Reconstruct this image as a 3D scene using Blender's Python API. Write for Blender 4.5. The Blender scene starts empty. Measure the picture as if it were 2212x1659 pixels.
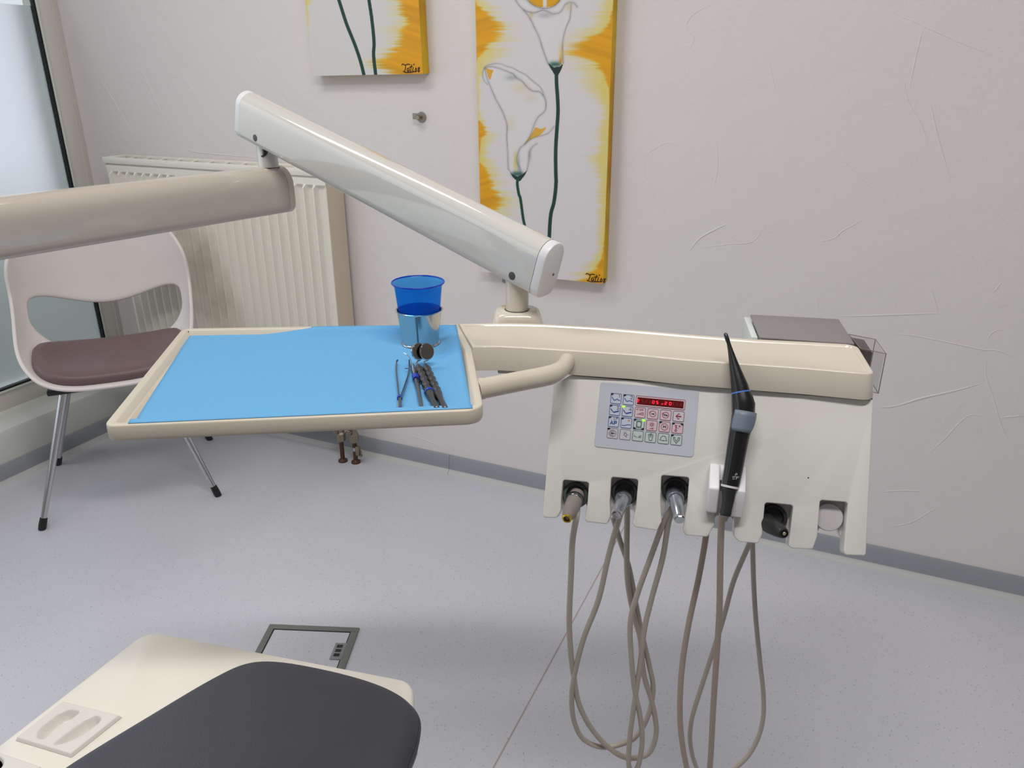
import bpy, bmesh, math, random
import numpy as np
from mathutils import Vector
random.seed(3); rng = np.random.default_rng(3)

# ------------------------------------------------------------------ camera, world, light, exposure
sc = bpy.context.scene
COL = sc.collection
CAM_H = 1.30
FPX = 1662.0
PITCH = math.atan(678 / 1662)
cam_d = bpy.data.cameras.new('camera'); cam = bpy.data.objects.new('camera', cam_d); COL.objects.link(cam)
cam.location = (0, 0, CAM_H); cam.rotation_euler = (math.pi / 2 - PITCH, 0, 0)
cam_d.sensor_width = 36; cam_d.lens = 36 * FPX / 2212; cam_d.clip_start = 0.02
sc.camera = cam
sc.view_settings.view_transform = 'Standard'; sc.view_settings.look = 'None'
sc.view_settings.gamma = 1; sc.view_settings.use_curve_mapping = False
sc.view_settings.exposure = 0.08
try:
    sc.cycles.use_denoising = True
    sc.cycles.max_bounces = 10; sc.cycles.transparent_max_bounces = 12
    sc.cycles.sample_clamp_indirect = 4
except Exception: pass

world = bpy.data.worlds.new('sky'); sc.world = world; world.use_nodes = True
wn = world.node_tree; bg = wn.nodes['Background']
bg.inputs[0].default_value = (0.86, 0.91, 1.0, 1); bg.inputs[1].default_value = 0.88

# ------------------------------------------------------------------ measuring helpers (camera at the real spot in the room)
CO = np.array([0, 0, CAM_H])
def ray(px, py):
    u = (px - 1106) / FPX; v = (py - 829.5) / FPX
    return np.array([u, math.cos(PITCH) - v * math.sin(PITCH), -(math.sin(PITCH) + v * math.cos(PITCH))])
def Z(px, py, z=0.0):
    r = ray(px, py); return CO + r * ((z - CAM_H) / r[2])
def PL(px, py, P, n):
    r = ray(px, py); return CO + r * (np.dot(np.asarray(P, float) - CO, n) / np.dot(r, n))
def YP(px, py, y):
    r = ray(px, py); return CO + r * (y / r[1])
FW = np.array([0, math.cos(PITCH), -math.sin(PITCH)]); UPV = np.array([0, math.sin(PITCH), math.cos(PITCH)])
def project(P):
    Q = np.asarray(P, float) - CO; z = Q @ FW
    return 1106 + FPX * Q[..., 0] / z, 829.5 - FPX * (Q @ UPV) / z
def unit(v): v = np.asarray(v, float); return v / np.linalg.norm(v)
ZU = np.array([0, 0, 1.0])

# room frame: corner K, right wall runs along RD, window wall runs along LD
K = np.array([-1.446, 2.924, 0.0])
RD = unit([0.9135, -0.4068, 0]); LD = np.array([RD[1], -RD[0], 0])
NO = -LD                       # outward through the right wall
def room(s, l, z): return K + RD * s + LD * l + ZU * z

def area(name, loc, aim, sx, sy, power, colr):
    d = bpy.data.lights.new(name, 'AREA'); d.shape = 'RECTANGLE'; d.size = sx; d.size_y = sy; d.energy = power; d.color = colr
    o = bpy.data.objects.new(name, d); COL.objects.link(o); o.location = loc
    o.rotation_euler = (Vector(aim) - Vector(loc)).to_track_quat('-Z', 'Y').to_euler()
    return o
CEIL = 2.62
area('ceiling_light_source', room(2.5, 1.75, CEIL - 0.06), room(2.5, 1.75, 0), 1.2, 0.16, 25, (1.0, 0.965, 0.93))
area('ceiling_light_source', room(0.9, 1.15, CEIL - 0.06), room(0.9, 1.15, 0), 1.2, 0.16, 12, (1.0, 0.97, 0.94))
area('daylight_source', room(0.0, 2.2, 1.35), room(3.0, 1.6, 0.7), 2.6, 1.9, 12, (0.90, 0.95, 1.0))

# ------------------------------------------------------------------ materials
def lin(c):
    return tuple(((x / 255) / 12.92 if x / 255 <= 0.04045 else ((x / 255 + 0.055) / 1.055) ** 2.4) for x in c)
MATS = {}
def mat(name, rgb, rough=0.5, metal=0.0, spec=0.5, bump=0.0, bscale=60, coat=0.0, var=0.0, vscale=6, emit=None, estr=0, trans=0, ior=1.45, alpha=1, srgb=True):
    if name in MATS: return MATS[name]
    m = bpy.data.materials.new(name); m.use_nodes = True; nt = m.node_tree; b = nt.nodes['Principled BSDF']
    c = (*(lin(rgb) if srgb else rgb), 1)
    b.inputs['Base Color'].default_value = c; b.inputs['Roughness'].default_value = rough
    b.inputs['Metallic'].default_value = metal; b.inputs['Specular IOR Level'].default_value = spec
    b.inputs['Coat Weight'].default_value = coat; b.inputs['Coat Roughness'].default_value = 0.06
    b.inputs['Transmission Weight'].default_value = trans; b.inputs['IOR'].default_value = ior; b.inputs['Alpha'].default_value = alpha
    if emit: b.inputs['Emission Color'].default_value = (*lin(emit), 1); b.inputs['Emission Strength'].default_value = estr
    tc = nt.nodes.new('ShaderNodeTexCoord')
    if var > 0:
        n = nt.nodes.new('ShaderNodeTexNoise'); n.inputs['Scale'].default_value = vscale; n.inputs['Detail'].default_value = 5
        nt.links.new(tc.outputs['Object'], n.inputs['Vector'])
        mx = nt.nodes.new('ShaderNodeMix'); mx.data_type = 'RGBA'
        mx.inputs[6].default_value = tuple(x * (1 - var) for x in c[:3]) + (1,); mx.inputs[7].default_value = tuple(min(1, x * (1 + var)) for x in c[:3]) + (1,)
        nt.links.new(n.outputs['Fac'], mx.inputs[0]); nt.links.new(mx.outputs[2], b.inputs['Base Color'])
    if bump > 0:
        n = nt.nodes.new('ShaderNodeTexNoise'); n.inputs['Scale'].default_value = bscale; n.inputs['Detail'].default_value = 4
        nt.links.new(tc.outputs['Object'], n.inputs['Vector'])
        bp = nt.nodes.new('ShaderNodeBump'); bp.inputs['Strength'].default_value = bump; bp.inputs['Distance'].default_value = 0.002
        nt.links.new(n.outputs['Fac'], bp.inputs['Height']); nt.links.new(bp.outputs['Normal'], b.inputs['Normal'])
    MATS[name] = m; return m

M_cream = mat('cream_lacquer', (209, 201, 187), 0.16, coat=0.5, var=0.015)
M_top = mat('cream_worktop', (209, 199, 184), 0.42, var=0.012)
M_tray = mat('cream_tray_plastic', (203, 194, 178), 0.28, var=0.015)
M_white = mat('white_lacquer', (216, 214, 209), 0.2, coat=0.4, var=0.01)
M_cap = mat('white_cap_plastic', (224, 224, 226), 0.35)
M_arm = mat('arm_lacquer', (206, 204, 197), 0.1, coat=0.8, var=0.01)
M_arm_shade = mat('shaded_arm_lacquer', (188, 179, 168), 0.12, coat=0.8, var=0.01)  # darker copy of the arm lacquer, its shade put into the colour
M_dark = mat('dark_rubber', (34, 36, 36), 0.45)
M_black = mat('black_plastic', (18, 18, 21), 0.32, coat=0.2)
M_greyscrew = mat('dark_grey_plug', (74, 72, 70), 0.5)
M_steel = mat('polished_steel', (188, 190, 194), 0.14, metal=1)
M_satin = mat('satin_steel', (176, 182, 192), 0.26, metal=1)
M_dsteel = mat('dark_steel', (120, 122, 126), 0.22, metal=1)
M_chrome = mat('chrome_tube', (205, 207, 210), 0.12, metal=1)
M_hose = mat('taupe_hose', (176, 167, 155), 0.42, var=0.04, vscale=20)
M_hose2 = mat('brown_hose', (168, 151, 138), 0.42, var=0.04, vscale=20)
M_paper = mat('blue_paper', (104, 166, 212), 0.85, var=0.03, vscale=120, bump=0.25, bscale=500, spec=0.2)
M_wallp = mat('white_plaster', (227, 222, 221), 0.75, var=0.025, vscale=3, bump=0.35, bscale=190, spec=0.25)
M_wallw = mat('white_plaster_window_side', (218, 220, 214), 0.8, var=0.04, vscale=5, bump=0.6, bscale=40, spec=0.2)
M_wallf = mat('dimmed_far_wall_paint', (168, 166, 164), 0.8)  # unseen walls, greyed to cut the light bounced from behind the camera
M_ceil = mat('ceiling_paint', (226, 224, 220), 0.9)
M_skirt = mat('grey_skirting_vinyl', (150, 154, 160), 0.45, var=0.03)
M_foot = mat('pale_skirting_foot', (196, 198, 196), 0.5)
M_frame = mat('white_window_frame', (214, 210, 203), 0.4)
M_framel = mat('pale_glazing_bead', (214, 222, 214), 0.4)
M_gasket = mat('black_gasket', (14, 18, 17), 0.5)
M_shell = mat('white_shell_plastic', (228, 221, 218), 0.42, var=0.01)
M_seatpad = mat('brown_leatherette', (112, 92, 92), 0.42, bump=0.15, bscale=250, var=0.06, vscale=30)
M_upho = mat('anthracite_leatherette', (64, 64, 72), 0.5, bump=0.3, bscale=420, var=0.1, vscale=14)
M_board = mat('cream_seat_shell', (238, 232, 220), 0.3, var=0.01)
M_blue = mat('blue_band', (28, 62, 168), 0.35)
M_gold = mat('gold_ring', (222, 190, 70), 0.25, metal=1)
M_copper = mat('brown_pipe_paint', (82, 50, 38), 0.5, var=0.2, vscale=40)
M_brass = mat('nickel_fitting', (150, 138, 120), 0.35, metal=0.8)
M_shaft = mat('grey_lid', (138, 133, 134), 0.5, var=0.02)
M_pad = mat('blue_grey_button', (110, 122, 136), 0.45)

# plaster with broad trowel waves
def plaster_waves(m):
    nt = m.node_tree; b = nt.nodes['Principled BSDF']; tc = [n for n in nt.nodes if n.type == 'TEX_COORD'][0]
    bp = [n for n in nt.nodes if n.type == 'BUMP'][0]
    n = nt.nodes.new('ShaderNodeTexNoise'); n.inputs['Scale'].default_value = 7; n.inputs['Detail'].default_value = 2; n.inputs['Distortion'].default_value = 1.5
    nt.links.new(tc.outputs['Object'], n.inputs['Vector'])
    b2 = nt.nodes.new('ShaderNodeBump'); b2.inputs['Strength'].default_value = 0.16; b2.inputs['Distance'].default_value = 0.012
    nt.links.new(n.outputs['Fac'], b2.inputs['Height']); nt.links.new(b2.outputs['Normal'], bp.inputs['Normal'])
plaster_waves(M_wallp)

# speckled vinyl floor
def floor_mat():
    m = bpy.data.materials.new('speckled_vinyl'); m.use_nodes = True; nt = m.node_tree; b = nt.nodes['Principled BSDF']
    tc = nt.nodes.new('ShaderNodeTexCoord')
    def vor(scale, lo, hi):
        v = nt.nodes.new('ShaderNodeTexVoronoi'); v.inputs['Scale'].default_value = scale
        nt.links.new(tc.outputs['Object'], v.inputs['Vector'])
        # random presence per cell * small radius
        lt = nt.nodes.new('ShaderNodeMapRange'); lt.inputs[1].default_value = lo; lt.inputs[2].default_value = hi; lt.inputs[3].default_value = 1; lt.inputs[4].default_value = 0
        nt.links.new(v.outputs['Distance'], lt.inputs[0])
        sp = nt.nodes.new('ShaderNodeSeparateColor'); nt.links.new(v.outputs['Color'], sp.inputs[0])
        return lt.outputs[0], sp
    d1, c1 = vor(120, 0.10, 0.26)
    d2, c2 = vor(230, 0.16, 0.36)
    def gate(sep, ch, th):
        g = nt.nodes.new('ShaderNodeMath'); g.operation = 'GREATER_THAN'; g.inputs[1].default_value = th
        nt.links.new(sep.outputs[ch], g.inputs[0]); return g.outputs[0]
    def mul(a, c, k=None):
        g = nt.nodes.new('ShaderNodeMath'); g.operation = 'MULTIPLY'; nt.links.new(a, g.inputs[0])
        if k is None: nt.links.new(c, g.inputs[1])
        else: g.inputs[1].default_value = k
        return g.outputs[0]
    s1 = mul(mul(d1, gate(c1, 0, 0.72)), None, 0.42)
    s2 = mul(mul(d2, gate(c2, 1, 0.55)), None, 0.3)
    s3 = mul(mul(d2, gate(c2, 2, 0.7)), None, 0.5)
    n = nt.nodes.new('ShaderNodeTexNoise'); n.inputs['Scale'].default_value = 3; nt.links.new(tc.outputs['Object'], n.inputs['Vector'])
    base = nt.nodes.new('ShaderNodeMix'); base.data_type = 'RGBA'; base.inputs[6].default_value = (*lin((200, 201, 209)), 1); base.inputs[7].default_value = (*lin((208, 208, 216)), 1)
    nt.links.new(n.outputs['Fac'], base.inputs[0])
    def mixc(prev, f, c):
        mx = nt.nodes.new('ShaderNodeMix'); mx.data_type = 'RGBA'; mx.inputs[7].default_value = (*lin(c), 1)
        nt.links.new(prev, mx.inputs[6]); nt.links.new(f, mx.inputs[0]); return mx.outputs[2]
    c = mixc(base.outputs[2], s3, (224, 224, 228)); c = mixc(c, s2, (150, 146, 158)); c = mixc(c, s1, (104, 98, 104))
    nt.links.new(c, b.inputs['Base Color']); b.inputs['Roughness'].default_value = 0.32; b.inputs['Specular IOR Level'].default_value = 0.45
    n2 = nt.nodes.new('ShaderNodeTexNoise'); n2.inputs['Scale'].default_value = 160; nt.links.new(tc.outputs['Object'], n2.inputs['Vector'])
    bp = nt.nodes.new('ShaderNodeBump'); bp.inputs['Strength'].default_value = 0.12; bp.inputs['Distance'].default_value = 0.001
    nt.links.new(n2.outputs['Fac'], bp.inputs['Height']); nt.links.new(bp.outputs['Normal'], b.inputs['Normal'])
    return m
M_floor = floor_mat()

def glass(name, colr, rough=0.0, ior=1.45, mixt=0.6, tint=None):
    m = bpy.data.materials.new(name); m.use_nodes = True; nt = m.node_tree; nt.nodes.remove(nt.nodes['Principled BSDF'])
    out = [n for n in nt.nodes if n.type == 'OUTPUT_MATERIAL'][0]
    t = nt.nodes.new('ShaderNodeBsdfTransparent'); t.inputs[0].default_value = (*(tint or colr), 1)
    g = nt.nodes.new('ShaderNodeBsdfPrincipled'); g.inputs['Base Color'].default_value = (*colr, 1); g.inputs['Roughness'].default_value = rough
    mx = nt.nodes.new('ShaderNodeMixShader'); mx.inputs[0].default_value = mixt
    nt.links.new(t.outputs[0], mx.inputs[1]); nt.links.new(g.outputs[0], mx.inputs[2]); nt.links.new(mx.outputs[0], out.inputs[0])
    return m
M_cup = glass('blue_translucent_plastic', lin((30, 130, 240)), 0.12, mixt=0.15, tint=(0.36, 0.74, 0.98))
M_acryl = glass('clear_acrylic', lin((190, 190, 190)), 0.05, mixt=0.07, tint=(0.965, 0.96, 0.96))
M_clear = glass('clear_glass', (0.8, 0.85, 0.85), 0.0, mixt=0.06, tint=(0.95, 0.97, 0.96))
def frosted():
    m = bpy.data.materials.new('frosted_film_glass'); m.use_nodes = True; nt = m.node_tree; nt.nodes.remove(nt.nodes['Principled BSDF'])
    out = [n for n in nt.nodes if n.type == 'OUTPUT_MATERIAL'][0]
    r = nt.nodes.new('ShaderNodeBsdfRefraction'); r.inputs['Roughness'].default_value = 0.62; r.inputs['IOR'].default_value = 1.25; r.inputs[0].default_value = (0.93, 0.96, 0.98, 1)
    g = nt.nodes.new('ShaderNodeBsdfGlossy'); g.inputs['Roughness'].default_value = 0.15
    mx = nt.nodes.new('ShaderNodeMixShader'); mx.inputs[0].default_value = 0.06
    nt.links.new(r.outputs[0], mx.inputs[1]); nt.links.new(g.outputs[0], mx.inputs[2]); nt.links.new(mx.outputs[0], out.inputs[0])
    return m
M_frost = frosted()

# ------------------------------------------------------------------ mesh helpers
BASE = {}
def base_of(o):
    while o.parent: o = o.parent
    return np.array(o.location)
def mkobj(name, bm, materials, parent=None, loc=None, smooth=35):
    me = bpy.data.meshes.new(name)
    off = base_of(parent) if parent else (np.zeros(3) if loc is None else np.asarray(loc, float))
    if np.any(off != 0): bmesh.ops.translate(bm, vec=Vector(-off), verts=bm.verts)
    bm.normal_update(); bm.to_mesh(me); bm.free()
    if not isinstance(materials, (list, tuple)): materials = [materials]
    for m in materials: me.materials.append(m)
    if smooth:
        me.polygons.foreach_set('use_smooth', [True] * len(me.polygons)); me.set_sharp_from_angle(angle=math.radians(smooth))
    o = bpy.data.objects.new(name, me); COL.objects.link(o)
    if parent: o.parent = parent
    else: o.location = off
    return o
def thing(name, label, cat, loc, group=None):
    o = bpy.data.objects.new(name, None); COL.objects.link(o); o.location = loc; o.empty_display_size = 0.05
    o['label'] = label; o['category'] = cat
    if group: o['group'] = group
    return o
def tag(o, label, cat, group=None):
    o['label'] = label; o['category'] = cat
    if group: o['group'] = group
    return o
def struct(o): o['kind'] = 'structure'; return o
def newbm(): return bmesh.new()
def add_poly_prism(bm, top, bot, mi=0):
    """two rings with equal counts -> closed solid"""
    a = [bm.verts.new(p) for p in top]; b = [bm.verts.new(p) for p in bot]; n = len(a); fs = []
    fs.append(bm.faces.new(a)); fs.append(bm.faces.new(b[::-1]))
    for i in range(n): fs.append(bm.faces.new((a[i], b[i], b[(i + 1) % n], a[(i + 1) % n])))
    for f in fs: f.material_index = mi
    return fs
def loft(bm, rings, cap0=True, cap1=True, closed=True, mi=0):
    vs = [[bm.verts.new(p) for p in r] for r in rings]; n = len(vs[0])
    for r0, r1 in zip(vs[:-1], vs[1:]):
        for i in range(n if closed else n - 1):
            f = bm.faces.new((r0[i], r0[(i + 1) % n], r1[(i + 1) % n], r1[i])); f.material_index = mi
    if cap0: f = bm.faces.new(vs[0][::-1]); f.material_index = mi
    if cap1: f = bm.faces.new(vs[-1]); f.material_index = mi
    return vs
def fixn(bm): bmesh.ops.recalc_face_normals(bm, faces=bm.faces)
def bevel(bm, w, seg=2, ang=30):
    fixn(bm)
    es = [e for e in bm.edges if len(e.link_faces) == 2 and e.calc_face_angle(0) > math.radians(ang)]
    if es: bmesh.ops.bevel(bm, geom=es, offset=w, segments=seg, profile=0.5, affect='EDGES', clamp_overlap=True)
def box_bm(bm, o, ax, ay, az, x0, x1, y0, y1, z0, z1, mi=0):
    o = np.asarray(o, float)
    P = lambda x, y, z: o + ax * x + ay * y + az * z
    return add_poly_prism(bm, [P(x0, y0, z1), P(x1, y0, z1), P(x1, y1, z1), P(x0, y1, z1)], [P(x0, y0, z0), P(x1, y0, z0), P(x1, y1, z0), P(x0, y1, z0)], mi)
def frame_of(axis, hint=ZU):
    a = unit(axis); h = np.asarray(hint, float)
    if abs(a @ h) > 0.95: h = np.array([1.0, 0, 0])
    s = unit(np.cross(a, h)); return a, s, np.cross(s, a)
def tube(bm, pts, rad, seg=12, cap=True, mi=0, squash=1.0):
    pts = [np.asarray(p, float) for p in pts]; n = len(pts)
    if not hasattr(rad, '__len__'): rad = [rad] * n
    T = [unit(pts[min(i + 1, n - 1)] - pts[max(i - 1, 0)]) for i in range(n)]
    a, s, u = frame_of(T[0]); rings = []
    for i in range(n):
        s = unit(s - T[i] * (s @ T[i])); u = np.cross(T[i], s)
        rings.append([pts[i] + rad[i] * (math.cos(2 * math.pi * k / seg) * s + squash * math.sin(2 * math.pi * k / seg) * u) for k in range(seg)])
    loft(bm, rings, cap, cap, mi=mi)
def lathe(bm, o, axis, prof, seg=32, cap0=True, cap1=True, mi=0):
    a, s, u = frame_of(axis); o = np.asarray(o, float)
    rings = [[o + a * h + r * (math.cos(2 * math.pi * k / seg) * s + math.sin(2 * math.pi * k / seg) * u) for k in range(seg)] for r, h in prof]
    loft(bm, rings, cap0, cap1, mi=mi)
def smoothpath(pts, per=8):
    pts = [np.asarray(p, float) for p in pts]; P = [2 * pts[0] - pts[1]] + pts + [2 * pts[-1] - pts[-2]]; out = []
    for i in range(1, len(P) - 2):
        for k in range(per):
            t = k / per; p0, p1, p2, p3 = P[i - 1:i + 3]
            out.append(0.5 * ((2 * p1) + (-p0 + p2) * t + (2 * p0 - 5 * p1 + 4 * p2 - p3) * t * t + (-p0 + 3 * p1 - 3 * p2 + p3) * t ** 3))
    out.append(pts[-1]); return out
def roundpoly(pts, r, seg=6):
    """fillet 2D polygon; r scalar or list"""
    pts = [np.asarray(p, float)[:2] for p in pts]; n = len(pts); out = []
    R = r if hasattr(r, '__len__') else [r] * n
    for i in range(n):
        p, a, b = pts[i], pts[i - 1], pts[(i + 1) % n]
        if R[i] <= 0: out.append(p); continue
        da, db = unit(a - p), unit(b - p); ang = math.acos(max(-1, min(1, da @ db)))
        if ang > 3.05: out.append(p); continue
        t = min(R[i] / math.tan(ang / 2), 0.48 * np.linalg.norm(a - p), 0.48 * np.linalg.norm(b - p))
        rr = t * math.tan(ang / 2); c = p + unit(da + db) * rr / math.sin(ang / 2)
        s, e = p + da * t - c, p + db * t - c
        a0 = math.atan2(s[1], s[0]); a1 = math.atan2(e[1], e[0]); d = (a1 - a0 + math.pi) % (2 * math.pi) - math.pi
        for k in range(seg + 1):
            q = a0 + d * k / seg; out.append(c + rr * np.array([math.cos(q), math.sin(q)]))
    return out
def inset(poly, d):
    """offset inwards by d (scalar or list); ccw or cw handled"""
    n = len(poly); A = 0.5 * sum(poly[i][0] * poly[(i + 1) % n][1] - poly[(i + 1) % n][0] * poly[i][1] for i in range(n)); sg = 1 if A > 0 else -1
    D = d if hasattr(d, '__len__') else [d] * n; out = []
    for i in range(n):
        a, p, b = poly[i - 1], poly[i], poly[(i + 1) % n]
        e1, e2 = p - a, b - p
        if np.linalg.norm(e1) < 1e-9: e1 = e2
        if np.linalg.norm(e2) < 1e-9: e2 = e1
        n1 = sg * np.array([-e1[1], e1[0]]) / np.linalg.norm(e1); n2 = sg * np.array([-e2[1], e2[0]]) / np.linalg.norm(e2)
        m = unit(n1 + n2); k = 1 / max(0.5, m @ n1); out.append(p + m * D[i] * k)
    return out
def lift(poly, z): return [np.array([p[0], p[1], z]) for p in poly]

def strokes(bm, lines, width, F, w=0.0004, mi=0, th=None):
    """flat ribbons in a surface frame F(u,v,w)->world"""
    for L in lines:
        L = [np.asarray(p, float) for p in L]; n = len(L); closed = np.linalg.norm(L[0] - L[-1]) < 1e-9 and n > 2
        if closed: L = L[:-1]; n -= 1
        ls, rs = [], []
        for i in range(n):
            a = L[i - 1] if (i > 0 or closed) else L[i]; b = L[(i + 1) % n] if (i < n - 1 or closed) else L[i]
            e1 = L[i] - a; e2 = b - L[i]
            if np.linalg.norm(e1) < 1e-12: e1 = e2
            if np.linalg.norm(e2) < 1e-12: e2 = e1
            n1 = np.array([-e1[1], e1[0]]) / np.linalg.norm(e1); n2 = np.array([-e2[1], e2[0]]) / np.linalg.norm(e2)
            m = n1 + n2
            m = n1 if np.linalg.norm(m) < 1e-6 else unit(m)
            k = min(1.6, 1 / max(0.3, m @ n1)); hw = width / 2 * k
            ls.append(bm.verts.new(F(*(L[i] + m * hw), w))); rs.append(bm.verts.new(F(*(L[i] - m * hw), w)))
        for i in range(n if closed else n - 1):
            j = (i + 1) % n; f = bm.faces.new((rs[i], rs[j], ls[j], ls[i])); f.material_index = mi
def fillpoly(bm, pts, F, w=0.0003, mi=0):
    f = bm.faces.new([bm.verts.new(F(p[0], p[1], w)) for p in pts]); f.material_index = mi
def circ(cx, cy, r, n=20, a0=0, a1=360, ry=None):
    ry = r if ry is None else ry
    return [(cx + r * math.cos(math.radians(a0 + (a1 - a0) * k / n)), cy + ry * math.sin(math.radians(a0 + (a1 - a0) * k / n))) for k in range(n + 1)]

# ------------------------------------------------------------------ the room shell
SMAX, LMAX = 4.6, 4.2
WOFF = -0.153                 # glazing plane, outside the lower window wall
def slabobj(name, o, ax, ay, az, dims, m, parent=None, bev=0, smooth=None):
    bm = newbm(); box_bm(bm, o, ax, ay, az, *dims)
    if bev: bevel(bm, bev, 2)
    fixn(bm); return mkobj(name, bm, m, parent, smooth=smooth or (35 if bev else None))
o = struct(slabobj('floor', K, RD, LD, ZU, (-0.6, SMAX, -0.1, LMAX, -0.08, 0), M_floor))
floor = o
struct(slabobj('ceiling', K, RD, LD, ZU, (-0.6, SMAX, -0.1, LMAX, CEIL, CEIL + 0.08), M_ceil))
wall_right = struct(slabobj('wall_right', K, RD, LD, ZU, (-0.32, SMAX, -0.1, 0, 0, CEIL), M_wallp))
SILL = 0.18
wall_left = struct(slabobj('wall_left', K, RD, LD, ZU, (-0.30, 0, 0.0, LMAX, 0, SILL), M_wallw, bev=0.012))
struct(slabobj('wall_front', K, RD, LD, ZU, (-0.3, SMAX, LMAX, LMAX + 0.1, 0, CEIL), M_wallf))
struct(slabobj('wall_back', K, RD, LD, ZU, (SMAX, SMAX + 0.1, 0, LMAX, 0, CEIL), M_wallf))
struct(slabobj('wall_left_header', K, RD, LD, ZU, (-0.30, 0, 0.0, LMAX, 2.35, CEIL), M_wallw))

# trowel ridges in the plaster (raised fine ridges, measured one by one)
def z2(pts, ox, oy, s): return [(ox + x / s, oy + y / s) for x, y in pts]
A4 = lambda p: z2(p, 1240, 0, 2.2757)
B4 = lambda p: z2(p, 1900, 600, 2.766)
ridges = [
 ([(215,165),(250,225),(285,285)],1),([(287,115),(320,180),(345,235),(360,270)],1),([(225,20),(232,80),(238,105)],1),
 ([(535,95),(560,130),(590,170)],.8),([(390,150),(420,200),(430,225)],.6),([(398,305),(412,326),(500,336),(560,341)],1),
 (A4([(1225,690),(1300,760),(1420,880),(1560,1020)]),.8),(A4([(1715,140),(1680,280),(1650,430)]),.9),(A4([(1620,390),(1640,490),(1700,600),(1740,700)]),.9),
 (A4([(1750,500),(1790,680),(1850,880)]),1.1),(A4([(1560,60),(1700,120),(1900,210),(2060,270)]),.9),(A4([(700,10),(600,60),(555,110),(560,150),(590,190),(560,260)]),.8),
 (A4([(570,1230),(620,1170),(700,1125),(760,1098)]),1.5),(A4([(620,1220),(760,1200),(870,1190),(930,1130)]),.8),(A4([(1200,1190),(1280,1170),(1320,1135),(1430,1075)]),.9),
 (A4([(350,780),(350,850),(400,970),(470,1080),(540,1170)]),.7),(A4([(660,620),(700,710),(705,820),(690,920)]),.8),(A4([(960,300),(975,380),(990,440)]),.7),
 (A4([(1745,1390),(1770,1470),(1790,1540)]),1.2),(A4([(1310,1555),(1500,1550),(1800,1540)]),1.3),(A4([(2060,1440),(2100,1390)]),.8),
 (A4([(2000,970),(2080,1050),(2150,1110)]),.6),(A4([(340,770),(430,710),(480,700)]),.6),(A4([(1190,1460),(1205,1540)]),.8),(A4([(0,0),(5,5)]),.2),
 (B4([(80,340),(200,345),(450,395),(620,430),(700,435),(830,485)]),1),(B4([(0,775),(100,765),(250,720),(450,675),(610,630)]),1.7),
 (B4([(640,470),(635,580),(680,720),(720,860),(770,960),(860,1020)]),1),(B4([(640,380),(670,330),(730,305)]),.8),(B4([(720,835),(860,825)]),1.2),
 (B4([(0,1280),(130,1272),(250,1275)]),1),(B4([(370,1350),(280,1410),(180,1465),(60,1490)]),.8),(B4([(280,1060),(380,970),(520,830),(620,825)]),.8),
 ([(880,938),(930,955),(968,975)],1),([(640,560),(700,540)],.5),([(700,330),(705,345)],.5)]
for pts, k in ridges:
    P = smoothpath([PL(x, y, K, NO) for x, y in pts], 6); bm = newbm(); rings = []
    n = len(P)
    for i in range(n):
        t = unit(P[min(i + 1, n - 1)] - P[max(i - 1, 0)]); s = np.cross(t, NO)
        q = math.sin(math.pi * (i + 0.3) / (n - 0.4)) ** 0.5
        w, h = 0.0028 * (0.6 + 0.4 * k) * q, 0.0010 * k * q
        rings.append([P[i] + s * w + NO * 0.001, P[i] + s * w * 0.35 - NO * h, P[i] - s * w * 0.35 - NO * h, P[i] - s * w + NO * 0.001])
    loft(bm, rings); fixn(bm); mkobj('trowel_ridge', bm, M_wallp, wall_right, smooth=60)

# skirting: grey vinyl strip with a pale foot, in welded lengths
def skirting(name, ax, inward, o, cuts):
    root = None
    for i, (a, b) in enumerate(zip(cuts[:-1], cuts[1:])):
        bm = newbm(); prof = [(0, 0.016), (0.012, 0.016), (0.010, 0.030), (0.008, 0.060), (0.004, 0.067), (0, 0.067)]
        loft(bm, [[np.asarray(o) + ax * (s + e) + inward * x + ZU * z for x, z in prof] for s, e in ((a, 0.0006), (b, -0.0006))]); fixn(bm)
        q = mkobj('skirting_strip' if root else name, bm, M_skirt, root, smooth=50)
        if root is None: root = struct(q)
        bm = newbm(); prof = [(0, 0.0), (0.024, 0.0), (0.022, 0.004), (0.014, 0.010), (0.012, 0.016), (0, 0.016)]
        loft(bm, [[np.asarray(o) + ax * (s + e) + inward * x + ZU * z for x, z in prof] for s, e in ((a, 0.0006), (b, -0.0006))]); fixn(bm)
        mkobj('skirting_foot', bm, M_foot, root, smooth=50)
s_joint = (PL(973, 1000, K, NO) - K) @ RD
skirting('baseboard_right', RD, LD, K, [0.0, s_joint, SMAX])
skirting('baseboard_left', LD, RD, K, [0.0, LMAX])
# floor weld seam
a, b = Z(1332, 1168), Z(1062, 1665); d = unit(b - a); n_ = np.cross(d, ZU)
bm = newbm(); a = a - d * 0.6; b = b + d * 0.6
box_bm(bm, a, d, n_, ZU, 0, np.linalg.norm(b - a), -0.0016, 0.0016, -0.001, 0.0004); fixn(bm)
mkobj('weld_seam', bm, mat('seam_filler', (176, 163, 156), 0.5), floor, smooth=None)

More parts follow.
